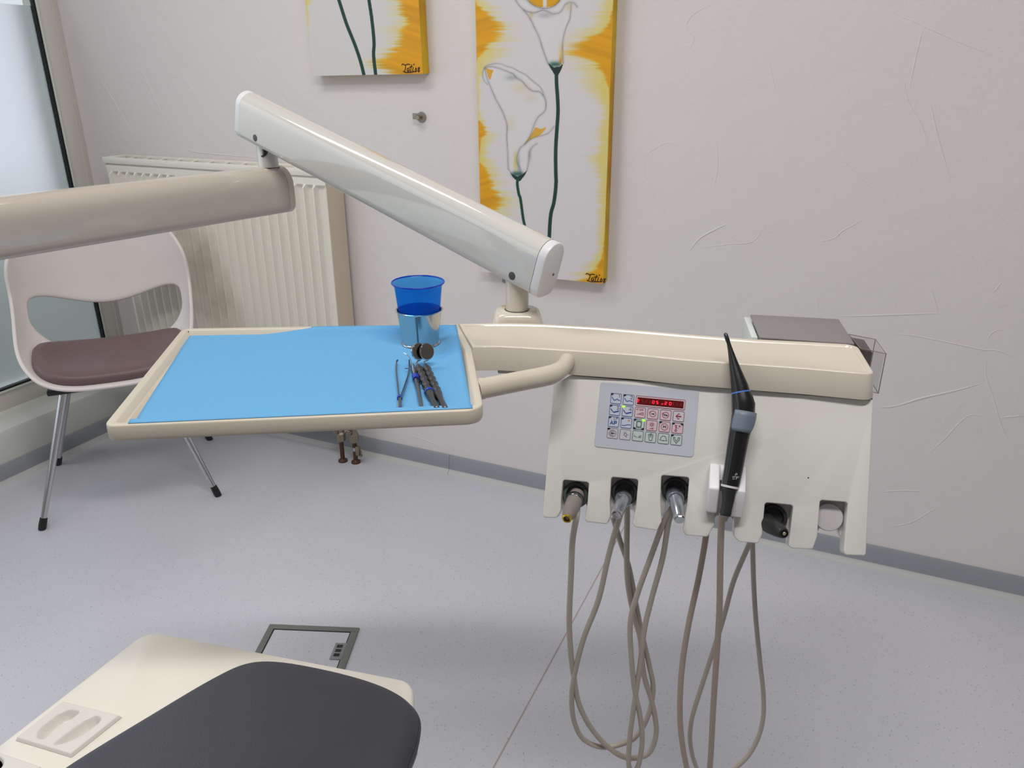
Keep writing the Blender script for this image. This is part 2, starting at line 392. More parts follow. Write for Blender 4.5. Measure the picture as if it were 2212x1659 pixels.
# window: frame, gasket, glazing
Wd = K + RD * WOFF
win = bpy.data.objects.new('window_1', None); COL.objects.link(win); win.location = Wd; struct(win)
ZB, ZT, L0, L1 = 0.255, 2.30, 0.095, 3.9
for nm, m, dims in [('frame_post', M_frame, (-0.07, 0.0, 0.0, 0.080, SILL, 2.35)), ('frame_rail', M_frame, (-0.07, 0.0, 0.080, LMAX, SILL - 0.02, ZB - 0.010)),
                    ('frame_rail', M_frame, (-0.07, 0.0, 0.080, LMAX, ZT + 0.01, 2.37)), ('frame_post', M_frame, (-0.07, 0.0, L1 + 0.01, LMAX, ZB - 0.01, ZT + 0.01))]:
    slabobj(nm, Wd, RD, LD, ZU, dims, m, win, bev=0.003)
slabobj('glazing_bead', Wd, RD, LD, ZU, (-0.05, 0.006, 0.078, 0.0865, SILL + 0.075, ZT), M_framel, win, bev=0.002)
slabobj('glazing_bead', Wd, RD, LD, ZU, (-0.05, 0.006, 0.080, L1, ZB - 0.012, ZB - 0.0035), M_framel, win, bev=0.002)
slabobj('gasket', Wd, RD, LD, ZU, (-0.012, 0.003, 0.0865, L0 - 0.001, ZB - 0.0035, ZT), M_gasket, win)
slabobj('gasket', Wd, RD, LD, ZU, (-0.012, 0.003, 0.0865, L1, ZB - 0.0035, ZB + 0.004), M_gasket, win)
FT = 1.502
bm = newbm(); bm.faces.new([bm.verts.new(Wd - RD * 0.005 + LD * l + ZU * z) for l, z in ((0.07, SILL + 0.05), (L1 + 0.02, SILL + 0.05), (L1 + 0.02, FT), (0.07, FT))]); mkobj('frosted_pane', bm, M_frost, win, smooth=None)
slabobj('clear_pane', Wd, RD, LD, ZU, (-0.008, -0.004, L0 - 0.001, L1, FT, ZT), M_clear, win)
slabobj('inner_trim', Wd, RD, LD, ZU, (0.0, 0.004, 0.020, 0.024, SILL, 2.35), M_frame, win)
# outdoors beyond the glass: ground, and a post added for the soft dark streak
ground = slabobj('outdoor_ground', K, RD, LD, ZU, (-9, -0.62, -3, 8, -0.3, -0.1), mat('outdoor_lawn', (150, 156, 146), 0.9, var=0.2, vscale=2), None); struct(ground)
slabobj('added_streak_post', K, RD, LD, ZU, (-0.62, -0.50, 0.34, 0.43, -0.1, 2.6), mat('streak_post_paint', (120, 132, 150), 0.6), None)
tag(bpy.data.objects['added_streak_post'], 'blue-grey post added outside to give the dark streak in the frosted window', 'post')

# ------------------------------------------------------------------ ceiling light fittings (above the frame)
for s, l in ((2.5, 1.75), (0.9, 1.15)):
    c0 = room(s, l, CEIL)
    t = thing('ceiling_light', 'white ceiling light fitting ' + ('near the middle of the room' if s > 2 else 'nearest the window corner'), 'light', c0, 'ceiling light fittings')
    slabobj('housing', c0, RD, LD, ZU, (-0.65, 0.65, -0.2, 0.2, -0.03, 0), M_cap, t, bev=0.004)

# ------------------------------------------------------------------ radiator
rs0, rs1, rz0, rz1 = 0.052, 0.998, 0.15, 1.012
rad = thing('radiator', 'tall cream panel radiator with vertical ribs under the yellow paintings by the window', 'radiator', room(rs0, 0, 0))
M_rad = mat('radiator_enamel', (236, 232, 221), 0.4, var=0.01)
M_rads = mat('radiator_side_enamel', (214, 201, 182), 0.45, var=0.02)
def rust(m):   # brown smear on the enamel, a stain of its own
    nt = m.node_tree; b = nt.nodes['Principled BSDF']; tc = [n for n in nt.nodes if n.type == 'TEX_COORD'][0]
    mp = nt.nodes.new('ShaderNodeMapping'); mp.inputs['Rotation'].default_value = (0, 0, -math.atan2(RD[1], RD[0])); nt.links.new(tc.outputs['Object'], mp.inputs[0])
    sx = nt.nodes.new('ShaderNodeSeparateXYZ'); nt.links.new(mp.outputs[0], sx.inputs[0])
    def mth(op, a, b2=None, v=None):
        g = nt.nodes.new('ShaderNodeMath'); g.operation = op
        nt.links.new(a, g.inputs[0])
        if b2 is not None: nt.links.new(b2, g.inputs[1])
        if v is not None: g.inputs[1].default_value = v
        return g.outputs[0]
    # elongated blob around (s,z) = (0.36, 0.60) tilted
    x = mth('SUBTRACT', sx.outputs[0], v=0.40); z = mth('SUBTRACT', sx.outputs[2], v=0.60)
    xz = mth('ADD', x, mth('MULTIPLY', z, v=0.28)); d2 = mth('ADD', mth('POWER', mth('ABSOLUTE', mth('DIVIDE', xz, v=0.13)), v=2), mth('POWER', mth('ABSOLUTE', mth('DIVIDE', z, v=0.30)), v=2))
    n = nt.nodes.new('ShaderNodeTexNoise'); n.inputs['Scale'].default_value = 14; n.inputs['Detail'].default_value = 6; nt.links.new(tc.outputs['Object'], n.inputs['Vector'])
    f = mth('SUBTRACT', mth('MULTIPLY', n.outputs['Fac'], v=2.0), d2)
    mr = nt.nodes.new('ShaderNodeMapRange'); mr.inputs[1].default_value = -0.1; mr.inputs[2].default_value = 1.3; mr.inputs[4].default_value = 0.45; nt.links.new(f, mr.inputs[0])
    mx = nt.nodes.new('ShaderNodeMix'); mx.data_type = 'RGBA'; mx.inputs[7].default_value = (*lin((150, 126, 98)), 1)
    old = b.inputs['Base Color'].links[0].from_socket; nt.links.new(old, mx.inputs[6]); nt.links.new(mr.outputs[0], mx.inputs[0]); nt.links.new(mx.outputs[2], b.inputs['Base Color'])
rust(M_rad)
RO = K
slabobj('back_panel', RO, RD, LD, ZU, (rs0 + 0.02, rs1 - 0.01, 0.030, 0.045, rz0, rz1 - 0.03), M_rad, rad, bev=0.002)
slabobj('convector_core', RO, RD, LD, ZU, (rs0 + 0.03, rs1 - 0.02, 0.045, 0.084, rz0 + 0.05, rz1 - 0.06), mat('radiator_core', (84, 84, 78), 0.6), rad)
# ribbed front
bm = newbm(); nr = 24; s_a, s_b = rs0 + 0.018, rs1 - 0.012; pitch = (s_b - s_a) / nr
prof = [(rs0 + 0.004, 0.098), (s_a, 0.098)]
for i in range(nr):
    x = s_a + i * pitch
    prof += [(x + pitch * 0.03, 0.0985), (x + pitch * 0.12, 0.1050), (x + pitch * 0.24, 0.1050), (x + pitch * 0.32, 0.0975), (x + pitch * 0.40, 0.0930), (x + pitch * 0.68, 0.0915), (x + pitch * 0.95, 0.0935)]
prof += [(rs1, 0.098)]
rows = []
for z, k in ((rz0, 0), (rz0 + 0.035, 0), (rz0 + 0.048, 1), (rz1 - 0.052, 1), (rz1 - 0.042, 0), (rz1 - 0.024, 0), (rz1 - 0.018, -1)):
    rows.append([room(s, 0.099 + (l - 0.099) * max(k, 0) * 1.5 - (0.004 if k < 0 else 0), z) for s, l in prof])
vs = [[bm.verts.new(p) for p in r] for r in rows]
for r0, r1 in zip(vs[:-1], vs[1:]):
    for i in range(len(r0) - 1): bm.faces.new((r0[i], r0[i + 1], r1[i + 1], r1[i]))
fixn(bm); mkobj('front_panel', bm, M_rad, rad, smooth=None)
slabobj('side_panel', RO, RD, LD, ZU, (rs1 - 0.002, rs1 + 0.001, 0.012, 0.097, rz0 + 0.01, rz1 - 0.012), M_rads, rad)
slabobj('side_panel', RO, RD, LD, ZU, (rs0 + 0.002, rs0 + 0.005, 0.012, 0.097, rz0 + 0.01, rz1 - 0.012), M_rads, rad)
# top grille: rim + slanted bars
for dims in ((rs0 - 0.004, rs1 + 0.002, 0.096, 0.104, rz1 - 0.016, rz1 + 0.006), (rs0 - 0.004, rs1 + 0.002, 0.010, 0.018, rz1 - 0.016, rz1 + 0.006),
             (rs0 - 0.004, rs0 + 0.02, 0.022, 0.088, rz1 - 0.010, rz1 + 0.005), (rs1 - 0.02, rs1 + 0.002, 0.022, 0.088, rz1 - 0.010, rz1 + 0.005)):
    slabobj('grille_rim', RO, RD, LD, ZU, dims, M_rad, rad, bev=0.002)
for k in range(12):
    s = rs0 + 0.055 + k * 0.072
    bm = newbm(); box_bm(bm, room(s, 0.022, rz1 - 0.004), unit(RD), unit(LD * 0.85 + RD * 0.5), ZU, 0, 0.012, -0.004, 0.088, 0, 0.005); fixn(bm)
    mkobj('grille_bar', bm, M_rad, rad, smooth=None)

# pipe pair with valves rising from the floor under the radiator
for i, (px, py, zt) in enumerate(((741, 996, 0.15), (769, 999, 0.15))):
    b0 = Z(px, py, 0); bm = newbm()
    t = thing('heating_pipe', ['brown heating pipe with valve under the radiator, left of the pair', 'brown heating pipe with earthing clamp under the radiator, right of the pair'][i], 'pipe', b0, 'heating pipes under the radiator')
    tube(bm, [b0 + ZU * z for z in (0, 0.04, 0.15)], 0.0078, 14); mkobj('pipe', bm, M_copper, t)
    bm = newbm(); lathe(bm, b0, ZU, [(0.017, 0.0), (0.016, 0.006), (0.008, 0.012)], 16); fixn(bm); mkobj('floor_rosette', bm, M_copper, t)
    bm = newbm(); lathe(bm, b0, ZU, [(0.010, 0.078), (0.017, 0.084), (0.018, 0.112), (0.014, 0.118), (0.014, 0.16)], 6 if i else 8); fixn(bm); q = mkobj('valve', bm, M_brass, t, smooth=25)
    bm = newbm(); lathe(bm, b0 + ZU * 0.125 - NO * 0.006 - RD * 0.006, -NO, [(0.010, 0), (0.010, 0.014), (0.006, 0.016), (0.006, 0.020)], 6); fixn(bm); mkobj('valve_nut', bm, M_brass, q, smooth=20)
    if i:
        bm = newbm(); lathe(bm, b0, ZU, [(0.0092, 0.048), (0.0092, 0.062)], 16); fixn(bm); q = mkobj('earthing_clamp', bm, M_steel, t)
        bm = newbm(); box_bm(bm, b0 + ZU * 0.04, RD, LD, ZU, 0.008, 0.022, -0.004, 0.010, -0.006, 0.030); bevel(bm, 0.002)
        mkobj('clamp_screw', bm, M_brass, q); bm = newbm(); lathe(bm, b0 + ZU * 0.03 + RD * 0.024, ZU, [(0.006, 0), (0.006, 0.006), (0.004, 0.006), (0.004, 0.022)], 6); fixn(bm); mkobj('clamp_bolt', bm, M_brass, q, smooth=20)

# small metal wall bolt and washer
bp = PL(911, 253, K, NO)
t = thing('wall_bolt', 'small grey metal bolt with washer on the wall between the paintings and radiator', 'bolt', bp)
bm = newbm(); lathe(bm, bp, -NO, [(0.0155, 0.0), (0.0155, 0.002), (0.0145, 0.003)], 28); fixn(bm); mkobj('washer', bm, mat('dull_zinc', (150, 148, 140), 0.6, metal=0.3), t)
bm = newbm(); lathe(bm, bp - NO * 0.002, -NO, [(0.004, 0), (0.004, 0.018), (0.007, 0.018), (0.008, 0.021), (0.006, 0.024)], 12); fixn(bm); mkobj('screw', bm, M_brass, t)
bm = newbm(); box_bm(bm, bp - NO * 0.020 - RD * 0.002, RD, -NO, ZU, -0.016, 0.0, 0, 0.003, -0.005, 0.012); bevel(bm, 0.001); mkobj('wing', bm, mat('dull_zinc', (150, 148, 140), 0.6), t)

# ------------------------------------------------------------------ canvases
def vnoise(x, sc_, seed):
    r = np.random.default_rng(seed).random(4096); x = x / sc_; i = np.floor(x).astype(int); f = x - i; f = f * f * (3 - 2 * f)
    return r[i % 4096] * (1 - f) + r[(i + 1) % 4096] * f
def sst(a, b, x): t = np.clip((x - a) / (b - a), 0, 1); return t * t * (3 - 2 * t)
def segdist(X, Y, pts):
    D = np.full(X.shape, 1e9)
    for (x0, y0), (x1, y1) in zip(pts[:-1], pts[1:]):
        dx, dy = x1 - x0, y1 - y0; L = dx * dx + dy * dy + 1e-9
        t = np.clip(((X - x0) * dx + (Y - y0) * dy) / L, 0, 1); D = np.minimum(D, np.hypot(X - x0 - t * dx, Y - y0 - t * dy))
    return D
def inpoly(X, Y, pts):
    ins = np.zeros(X.shape, bool); n = len(pts)
    for i in range(n):
        x0, y0 = pts[i]; x1, y1 = pts[(i + 1) % n]
        c = ((y0 > Y) != (y1 > Y)) & (X < (x1 - x0) * (Y - y0) / ((y1 - y0) or 1e-9) + x0); ins ^= c
    return ins
def sm2(pts, per=6): return [tuple(p[:2]) for p in smoothpath([np.array([x, y, 0.0]) for x, y in pts], per)]
def canvas(name, label, s0, z0, wid, hei, rot, paint, fine_h, sig_px):
    th = 0.038; c0 = K + RD * s0 + ZU * z0 - NO * th
    U = unit(RD * math.cos(rot) + ZU * math.sin(rot)); V = unit(-RD * math.sin(rot) + ZU * math.cos(rot))
    t = thing(name, label, 'painting', K + RD * (s0 + wid / 2) + ZU * z0)
    cell = 0.0014; nx = int(wid / cell) + 1; us = np.linspace(0, wid, nx)
    vs_ = np.concatenate([np.arange(0, fine_h, cell), np.linspace(fine_h, hei, 40)]); ny = len(vs_)
    UU, VV = np.meshgrid(us, vs_); P = c0 + UU[..., None] * U + VV[..., None] * V
    PX, PY = project(P); colr = paint(PX, PY)
    me = bpy.data.meshes.new('painted_face'); Pl = (P - np.array(t.location)).reshape(-1, 3)
    idx = np.arange(nx * ny).reshape(ny, nx); q = np.stack([idx[:-1, :-1], idx[:-1, 1:], idx[1:, 1:], idx[1:, :-1]], -1).reshape(-1, 4)
    me.vertices.add(len(Pl)); me.vertices.foreach_set('co', Pl.ravel()); me.loops.add(q.size); me.loops.foreach_set('vertex_index', q.ravel().astype(np.int32))
    me.polygons.add(len(q)); me.polygons.foreach_set('loop_start', np.arange(0, q.size, 4).astype(np.int32)); me.update(calc_edges=True)
    ca = me.color_attributes.new('paint', 'FLOAT_COLOR', 'POINT'); lc = np.where(colr <= 0.04045, colr / 12.92, ((colr + 0.055) / 1.055) ** 2.4)
    ca.data.foreach_set('color', np.concatenate([lc.reshape(-1, 3), np.ones((nx * ny, 1))], 1).astype(np.float32).ravel())
    me.materials.append(M_paintw); f = bpy.data.objects.new('painted_face', me); COL.objects.link(f); f.parent = t
    # stretcher body, colour carried over the edge
    bm = newbm(); box_bm(bm, c0 - 0 * NO, U, NO, V, 0, wid, 0.0004, th, 0, hei); bevel(bm, 0.0015, 2); mkobj('canvas_edge', bm, M_edge, t)
    # signature
    if sig_px:
        (x0, y0, k) = sig_px; k *= 1.06
        F0 = PL(x0, y0, c0, NO); F = lambda u, v, w: F0 + U * (u * k) - V * (v * k) - NO * w
        bm = newbm()
        strokes(bm, [[(0, 8), (3, 2), (8, 1), (20, 7), (40, 2), (52, 5)], [(25, 6), (21, 25), (13, 42), (4, 38)], [(42, 22), (34, 24), (31, 36), (36, 41), (43, 32), (46, 22), (44, 40)],
            [(62, 4), (52, 40), (58, 41)], [(46, 18), (68, 14)], [(72, 18), (66, 38), (72, 41)], [(73, 8), (80, 1)], [(14, 42), (30, 45), (50, 44), (82, 40)],
            [(88, 22), (83, 30), (84, 41), (90, 40), (93, 30), (88, 22)], [(108, 20), (101, 25), (105, 32), (110, 38), (104, 43), (99, 38), (106, 31), (112, 24), (108, 20)]], 5.2, F, 0.0004)
        mkobj('signature', bm, mat('signature_ink', (60, 34, 14), 0.6), t, smooth=None)
    return t
mp_ = bpy.data.materials.new('canvas_paint'); mp_.use_nodes = True; nt = mp_.node_tree
at = nt.nodes.new('ShaderNodeAttribute'); at.attribute_name = 'paint'; b_ = nt.nodes['Principled BSDF']; nt.links.new(at.outputs['Color'], b_.inputs['Base Color']); b_.inputs['Roughness'].default_value = 0.6
M_paintw = mp_
def edge_mat():
    m = bpy.data.materials.new('canvas_edge_paint'); m.use_nodes = True; nt = m.node_tree; b = nt.nodes['Principled BSDF']
    tc = nt.nodes.new('ShaderNodeTexCoord'); n = nt.nodes.new('ShaderNodeTexNoise'); n.inputs['Scale'].default_value = 9; nt.links.new(tc.outputs['Object'], n.inputs[0])
    r = nt.nodes.new('ShaderNodeValToRGB'); r.color_ramp.elements[0].color = (*lin((206, 150, 20)), 1); r.color_ramp.elements[1].color = (*lin((236, 196, 30)), 1)
    r.color_ramp.elements[0].position = 0.35; r.color_ramp.elements[1].position = 0.65
    nt.links.new(n.outputs['Fac'], r.inputs[0]); nt.links.new(r.outputs[0], b.inputs['Base Color']); b.inputs['Roughness'].default_value = 0.6; return m
M_edge = edge_mat()
WHITE = np.array([222, 217, 218]) / 255; ORG = np.array([226, 160, 14]) / 255; YEL = np.array([228, 204, 74]) / 255; GRN = np.array([10, 66, 52]) / 255; DGR = np.array([8, 38, 36]) / 255; GRY = np.array([104, 100, 106]) / 255
def mixp(C, c, f): return C * (1 - f[..., None]) + np.asarray(c) * f[..., None]
def wash(C, D, Y, prof_o, prof_y, seed):
    ys, wo = zip(*prof_o); yy, wy = zip(*prof_y)
    st = (vnoise(Y, 3.2, seed) - 0.5) * 0.45 + (vnoise(Y, 14, seed + 1) - 0.5) * 0.4 + (vnoise(Y + D * 0.05, 1.2, seed + 2) - 0.5) * 0.2
    WY = np.interp(Y, yy, wy); WO = np.interp(Y, ys, wo)
    fy = np.where(WY > 0.5, 1 - sst(0.1, 1.35, D / np.maximum(WY * (1 + st), 0.5)), 0)
    C = mixp(C, YEL, fy ** 1.3 * 0.78 * (0.75 + 0.25 * vnoise(D, 9, seed + 5)))
    fo = np.where(WO > 0.5, 1 - sst(0.62, 1.15, D / np.maximum(WO * (1 + st * 0.8), 0.5)), 0)
    cc = ORG * (1 - 0.10 * (vnoise(Y + D * 0.3, 7, seed + 9) - 0.5))[..., None]
    return C * (1 - fo[..., None]) + cc * fo[..., None]
def paint_right(X, Y):
    C = np.ones(X.shape + (3,)) * WHITE
    XL = 1022 + 0.0356 * Y; XR = 1329 - 0.041 * Y
    DL, DR = np.maximum(X - XL, 0), np.maximum(XR - X, 0)
    C = wash(C, DL, Y, [(-400, 10), (0, 4), (12, 10), (30, 36), (45, 62), (74, 66), (90, 44), (108, 24), (125, 6), (150, 1), (258, 0), (268, 14), (285, 20), (300, 6), (350, 1), (362, 14), (385, 26), (410, 38), (440, 46), (470, 26), (520, 6), (560, 0), (600, 0)],
             [(-400, 50), (0, 34), (15, 50), (50, 84), (80, 90), (120, 62), (150, 40), (170, 14), (240, 6), (262, 20), (290, 36), (320, 22), (350, 34), (385, 52), (430, 74), (470, 74), (500, 36), (560, 0), (600, 0)], 11)
    C = wash(C, DR, Y, [(-400, 30), (0, 3), (40, 10), (70, 24), (85, 60), (105, 92), (118, 90), (135, 44), (160, 20), (190, 6), (240, 3), (330, 2), (400, 3), (500, 2), (555, 6), (580, 18), (600, 44), (612, 70)],
             [(-400, 60), (0, 36), (40, 52), (70, 70), (100, 110), (125, 110), (170, 70), (200, 52), (230, 24), (300, 30), (345, 44), (400, 26), (480, 18), (550, 20), (585, 52), (612, 90)], 31)
    a = lambda p: z2(p, 1020, 0, 6.9125); c = lambda p: z2(p, 1030, 130, 5.72); e = lambda p: z2(p, 600, 0, 2.676)
    # petals cleared to white
    f1 = a([(650, 0), (700, 80), (770, 150), (860, 270), (940, 430), (1000, 560), (1050, 720), (1130, 940), (1230, 1010), (1355, 950), (1350, 800), (1350, 650), (1370, 520), (1410, 390), (1455, 290), (1470, 170), (1480, 60), (1520, 45), (1500, -200), (700, -200)])
    f2 = c([(130, 300), (85, 240), (75, 150), (110, 80), (180, 50), (280, 45), (380, 80), (450, 100), (600, 180), (700, 265), (780, 330), (820, 400), (850, 500), (850, 600), (760, 700), (720, 770), (660, 930), (640, 1250), (600, 1400), (500, 1440), (390, 1350), (380, 1100), (370, 950), (375, 820), (310, 620), (240, 490)])
    for f in (f1, f2): C = mixp(C, np.array([224, 221, 222]) / 255, np.where(inpoly(X, Y, f), 0.96, 0))
    # shading washes of paint inside the petals
    def blob(C, cx, cy, rx, ry, colr, k): return mixp(C, colr, k * np.exp(-(((X - cx) / rx) ** 2 + ((Y - cy) / ry) ** 2)))
    C = blob(C, 1178, 33, 16, 6, (0.62, 0.61, 0.64), .55); C = blob(C, 1212, 120, 5, 22, (0.86, 0.70, 0.30), .6); C = blob(C, 1148, 32, 5, 7, (0.8, 0.7, 0.4), .6)
    C = blob(C, 1228, 15, 5, 10, (0.8, 0.75, 0.45), .5); C = blob(C, 1211, 132, 3, 8, (0.80, 0.55, 0.08), .8)
    C = blob(C, 1105, 168, 14, 6, (0.60, 0.62, 0.64), .6); C = blob(C, 1125, 190, 18, 12, (0.86, 0.80, 0.66), .6); C = blob(C, 1148, 212, 14, 8, (0.86, 0.79, 0.68), .5)
    C = blob(C, 1104, 268, 8, 16, (0.85, 0.80, 0.66), .5); C = blob(C, 1113, 350, 3.5, 20, (0.86, 0.74, 0.30), .75); C = blob(C, 1120, 355, 3.5, 18, (0.55, 0.55, 0.56), .6)
    C = blob(C, 1144, 335, 4, 12, (0.60, 0.60, 0.63), .6)
    # yellow accents
    C = mixp(C, ORG, np.where(inpoly(X, Y, c([(110, 100), (210, 125), (185, 175), (165, 250), (140, 210)])), 0.85, 0))
    C = mixp(C, np.array([222, 170, 50]) / 255, np.where(inpoly(X, Y, c(sm2([(590, 1030), (690, 890), (720, 830), (790, 850), (860, 830), (790, 920), (700, 960)], 3))), 0.9, 0))
    # flower throat
    eli = ((X - 1176) / 35) ** 2 + ((Y + 3) / 19) ** 2
    C = mixp(C, ORG, np.where((eli < 1) & ((X < 1173) | (X > 1181)), 0.95, 0))
    # grey outlines
    outs = [(a([(650, 0), (700, 80), (770, 150), (860, 270), (940, 430), (1000, 560), (1050, 720), (1100, 860), (1130, 940)]), 1.3, .8), (a([(800, -20), (900, 70), (1000, 115), (1100, 125), (1180, 110), (1250, 70), (1320, -10)]), 1.6, .9),
            (a([(770, 150), (850, 180), (930, 190), (1040, 155), (1120, 170), (1200, 205), (1290, 195), (1340, 150), (1390, 70), (1450, 35), (1520, 45), (1565, 100)]), 1.4, .8),
            (a([(1480, 60), (1470, 170), (1455, 290), (1410, 390), (1370, 520), (1350, 650), (1350, 800), (1360, 940)]), 1.1, .7),
            (c([(130, 300), (85, 240), (75, 150), (110, 80), (180, 50), (280, 45), (380, 80), (450, 100), (520, 140), (600, 180), (700, 265), (780, 330), (820, 400)]), .9, .7),
            (c([(820, 430), (850, 500), (850, 600), (820, 650), (760, 700), (720, 770), (690, 850), (660, 930), (600, 1030), (540, 1080), (505, 1160), (495, 1250), (530, 1330), (545, 1400)]), 1.3, .8),
            (c([(100, 100), (160, 80), (260, 95), (330, 120), (400, 150), (450, 170), (490, 220), (560, 260), (620, 330), (690, 380), (770, 390), (820, 430)]), 1.3, .75),
            (c([(100, 100), (120, 200), (160, 310), (240, 490), (310, 620), (350, 720), (375, 820), (370, 950), (380, 1100), (385, 1250), (390, 1350)]), 1.2, .75),
            (c([(590, 1040), (680, 970), (790, 935), (880, 905), (930, 850), (955, 820)]), 1.0, .8), (c([(740, 1030), (680, 1080), (650, 1150), (640, 1250), (620, 1360)]), 1.1, .6)]
    for pts, w, k in outs:
        D = segdist(X, Y, sm2(pts, 4)); C = mixp(C, GRY, k * 0.8 * (1 - sst(w * 0.25, w * 1.05, D)) * (0.55 + 0.45 * vnoise(X + Y, 11, 5))); C = mixp(C, GRY, 0.14 * (1 - sst(w, w * 4.5, D)))
    # calyx and stems
    for cx_, cy_, rx_ in ((1199, 139, 12), (1118, 376, 13)):
        C = mixp(C, GRN, 0.75 * np.exp(-((X - cx_) / rx_) ** 4 - ((Y - cy_) / 6) ** 2))
    for poly in (a([(1128, 935), (1165, 1010), (1230, 1120), (1290, 1120), (1340, 1010), (1358, 950), (1300, 1000), (1215, 1005)]), c([(388, 1335), (430, 1400), (500, 1440), (560, 1412), (622, 1360), (600, 1410), (540, 1490), (500, 1500), (440, 1440)])):
        C = mixp(C, DGR, np.where(inpoly(X, Y, poly), 0.95, 0))
    st = a([(1258, 1100), (1260, 1250), (1275, 1450)]) + c([(990, 350), (1000, 500), (1003, 650), (990, 850), (975, 1100), (975, 1350), (980, 1500)]) + [(1201, 395), (1200, 412), (1196, 440), (1190, 462), (1187, 500), (1185, 560)]
    D = segdist(X, Y, sm2(st, 3)); C = mixp(C, GRN, 1 - sst(3.0, 4.2, D)); C = mixp(C, DGR, 0.6 * (1 - sst(0.5, 2.2, np.abs(D - 2.6))))
    st = c([(508, 1470), (500, 1530), (520, 1659)]) + e([(1403, 1150), (1418, 1260), (1428, 1310)]) + [(1136, 520)]
    D = segdist(X, Y, sm2(st, 3)); C = mixp(C, GRN, 1 - sst(2.4, 3.6, D))
    return C
def paint_left(X, Y):
    C = np.ones(X.shape + (3,)) * np.array([218, 215, 213]) / 255
    XL = 655 + 0.14 * Y; XR = 904 + 0.06 * Y
    C = wash(C, np.maximum(XR - X, 0), Y, [(-400, 60), (0, 44), (30, 40), (55, 30), (75, 50), (95, 66), (120, 84), (140, 92), (165, 92)], [(-400, 80), (0, 64), (30, 62), (60, 66), (90, 90), (120, 104), (165, 108)], 51)
    C = wash(C, np.maximum(X - XL, 0), Y, [(-400, 10), (-20, 0), (165, 0)], [(-400, 50), (-30, 30), (20, 13), (60, 4), (100, 0), (165, 0)], 71)
    for pts, w in (([(705, -80), (732, 0), (748, 50), (766, 95), (778, 130), (787, 165)], 3.4), ([(785, -80), (797, 0), (803, 40), (808, 90), (807, 120), (812, 165)], 3.4)):
        D = segdist(X, Y, sm2(pts, 4)); C = mixp(C, GRN, 1 - sst(w - 0.6, w + 0.7, D)); C = mixp(C, DGR, 0.6 * (1 - sst(0.5, 1.8, np.abs(D - 2.2))))
    return C
canvas('flower_painting', 'tall canvas with two white calla lilies on yellow wash, right of the pair', 1.500, 0.7365, 0.382, 1.20, 0.010, paint_right, 0.80, (1266, 590, 0.00049))
canvas('flower_painting', 'canvas of two dark green stems with orange wash, above the radiator', 0.941, 1.2835, 0.382, 0.80, 0.018, paint_left, 0.26, (868, 138, 0.00049))

# ------------------------------------------------------------------ visitor chair
CC = np.array([-1.292, 2.319, 0.0]); CX = unit([0.919, 0.394, 0]); CY = np.array([-CX[1], CX[0], 0])
chair = thing('visitor_chair', 'white plastic shell chair with brown seat pad and chrome legs by the window', 'chair', CC)
def CP(x, y, z): return CC + CX * x + CY * y + ZU * z
kb = [-1, -.9, -.55, -.2, .0, .14, .28, .5, .8, 1.0]
ky = [-.235, -.222, -.13, -.01, .07, .15, .195, .225, .255, .27]
kz = [.428, .440, .434, .432, .442, .470, .535, .64, .77, .87]
kw = [.215, .227, .245, .254, .258, .260, .262, .264, .258, .240]
def S(a, b):
    y = np.interp(b, kb, ky); z = np.interp(b, kb, kz); w = np.interp(b, kb, kw)
    seat = 1 - sst(-.1, 1.3, b); back = sst(-.35, .75, b)
    x = w * np.sin(a * 1.22) / math.sin(1.22)
    z = z + seat * 0.115 * np.abs(a) ** 3 * (0.6 + 0.7 * sst(-1, 0.1, b)); y = y - back * 0.15 * np.abs(a) ** 2.6 + seat * 0.02 * a ** 2 * sst(-1, -.7, b)
    return x + 0.012, y, z
def sell(th, p): c, s = math.cos(th), math.sin(th); return (abs(c) ** (2 / p) * (1 if c >= 0 else -1), abs(s) ** (2 / p) * (1 if s >= 0 else -1))
# smooth the profile tables
_b = np.linspace(-1, 1, 81)
def _sm(v):
    q = np.interp(_b, kb, v)
    for _ in range(60): q[1:-1] = 0.25 * q[:-2] + 0.5 * q[1:-1] + 0.25 * q[2:]
    return q
ky, kz, kw = _sm(ky), _sm(kz), _sm(kw); kb = _b
bm = newbm(); NT, NR = 96, 16; rings = []
for r in range(NR + 1):
    t = r / NR; ring = []
    for k in range(NT):
        th = 2 * math.pi * k / NT
        ox, oy = sell(th, 3.4); ox, oy = ox, oy
        hx, hy = sell(th, 2.5); hx = hx * 0.80; hy = 0.21 + hy * (0.185 + (0.05 * abs(hx / 0.8) ** 1.5 if hy > 0 else 0.0)) + (-0.035 * math.cos(hx * 4.5) * min(1, hy * 3) if hy > 0 else 0)
        tt = t ** 0.9; ring.append(CP(*[float(q) for q in S(hx + (ox - hx) * tt, hy + (oy - hy) * tt)]))
    rings.append(ring)
loft(bm, rings, False, False); fixn(bm)
sh = mkobj('seat_shell', bm, M_shell, chair, smooth=180)
md = sh.modifiers.new('s', 'SOLIDIFY'); md.thickness = 0.011; md.offset = 0
md = sh.modifiers.new('u', 'SUBSURF'); md.levels = 1; md.render_levels = 1
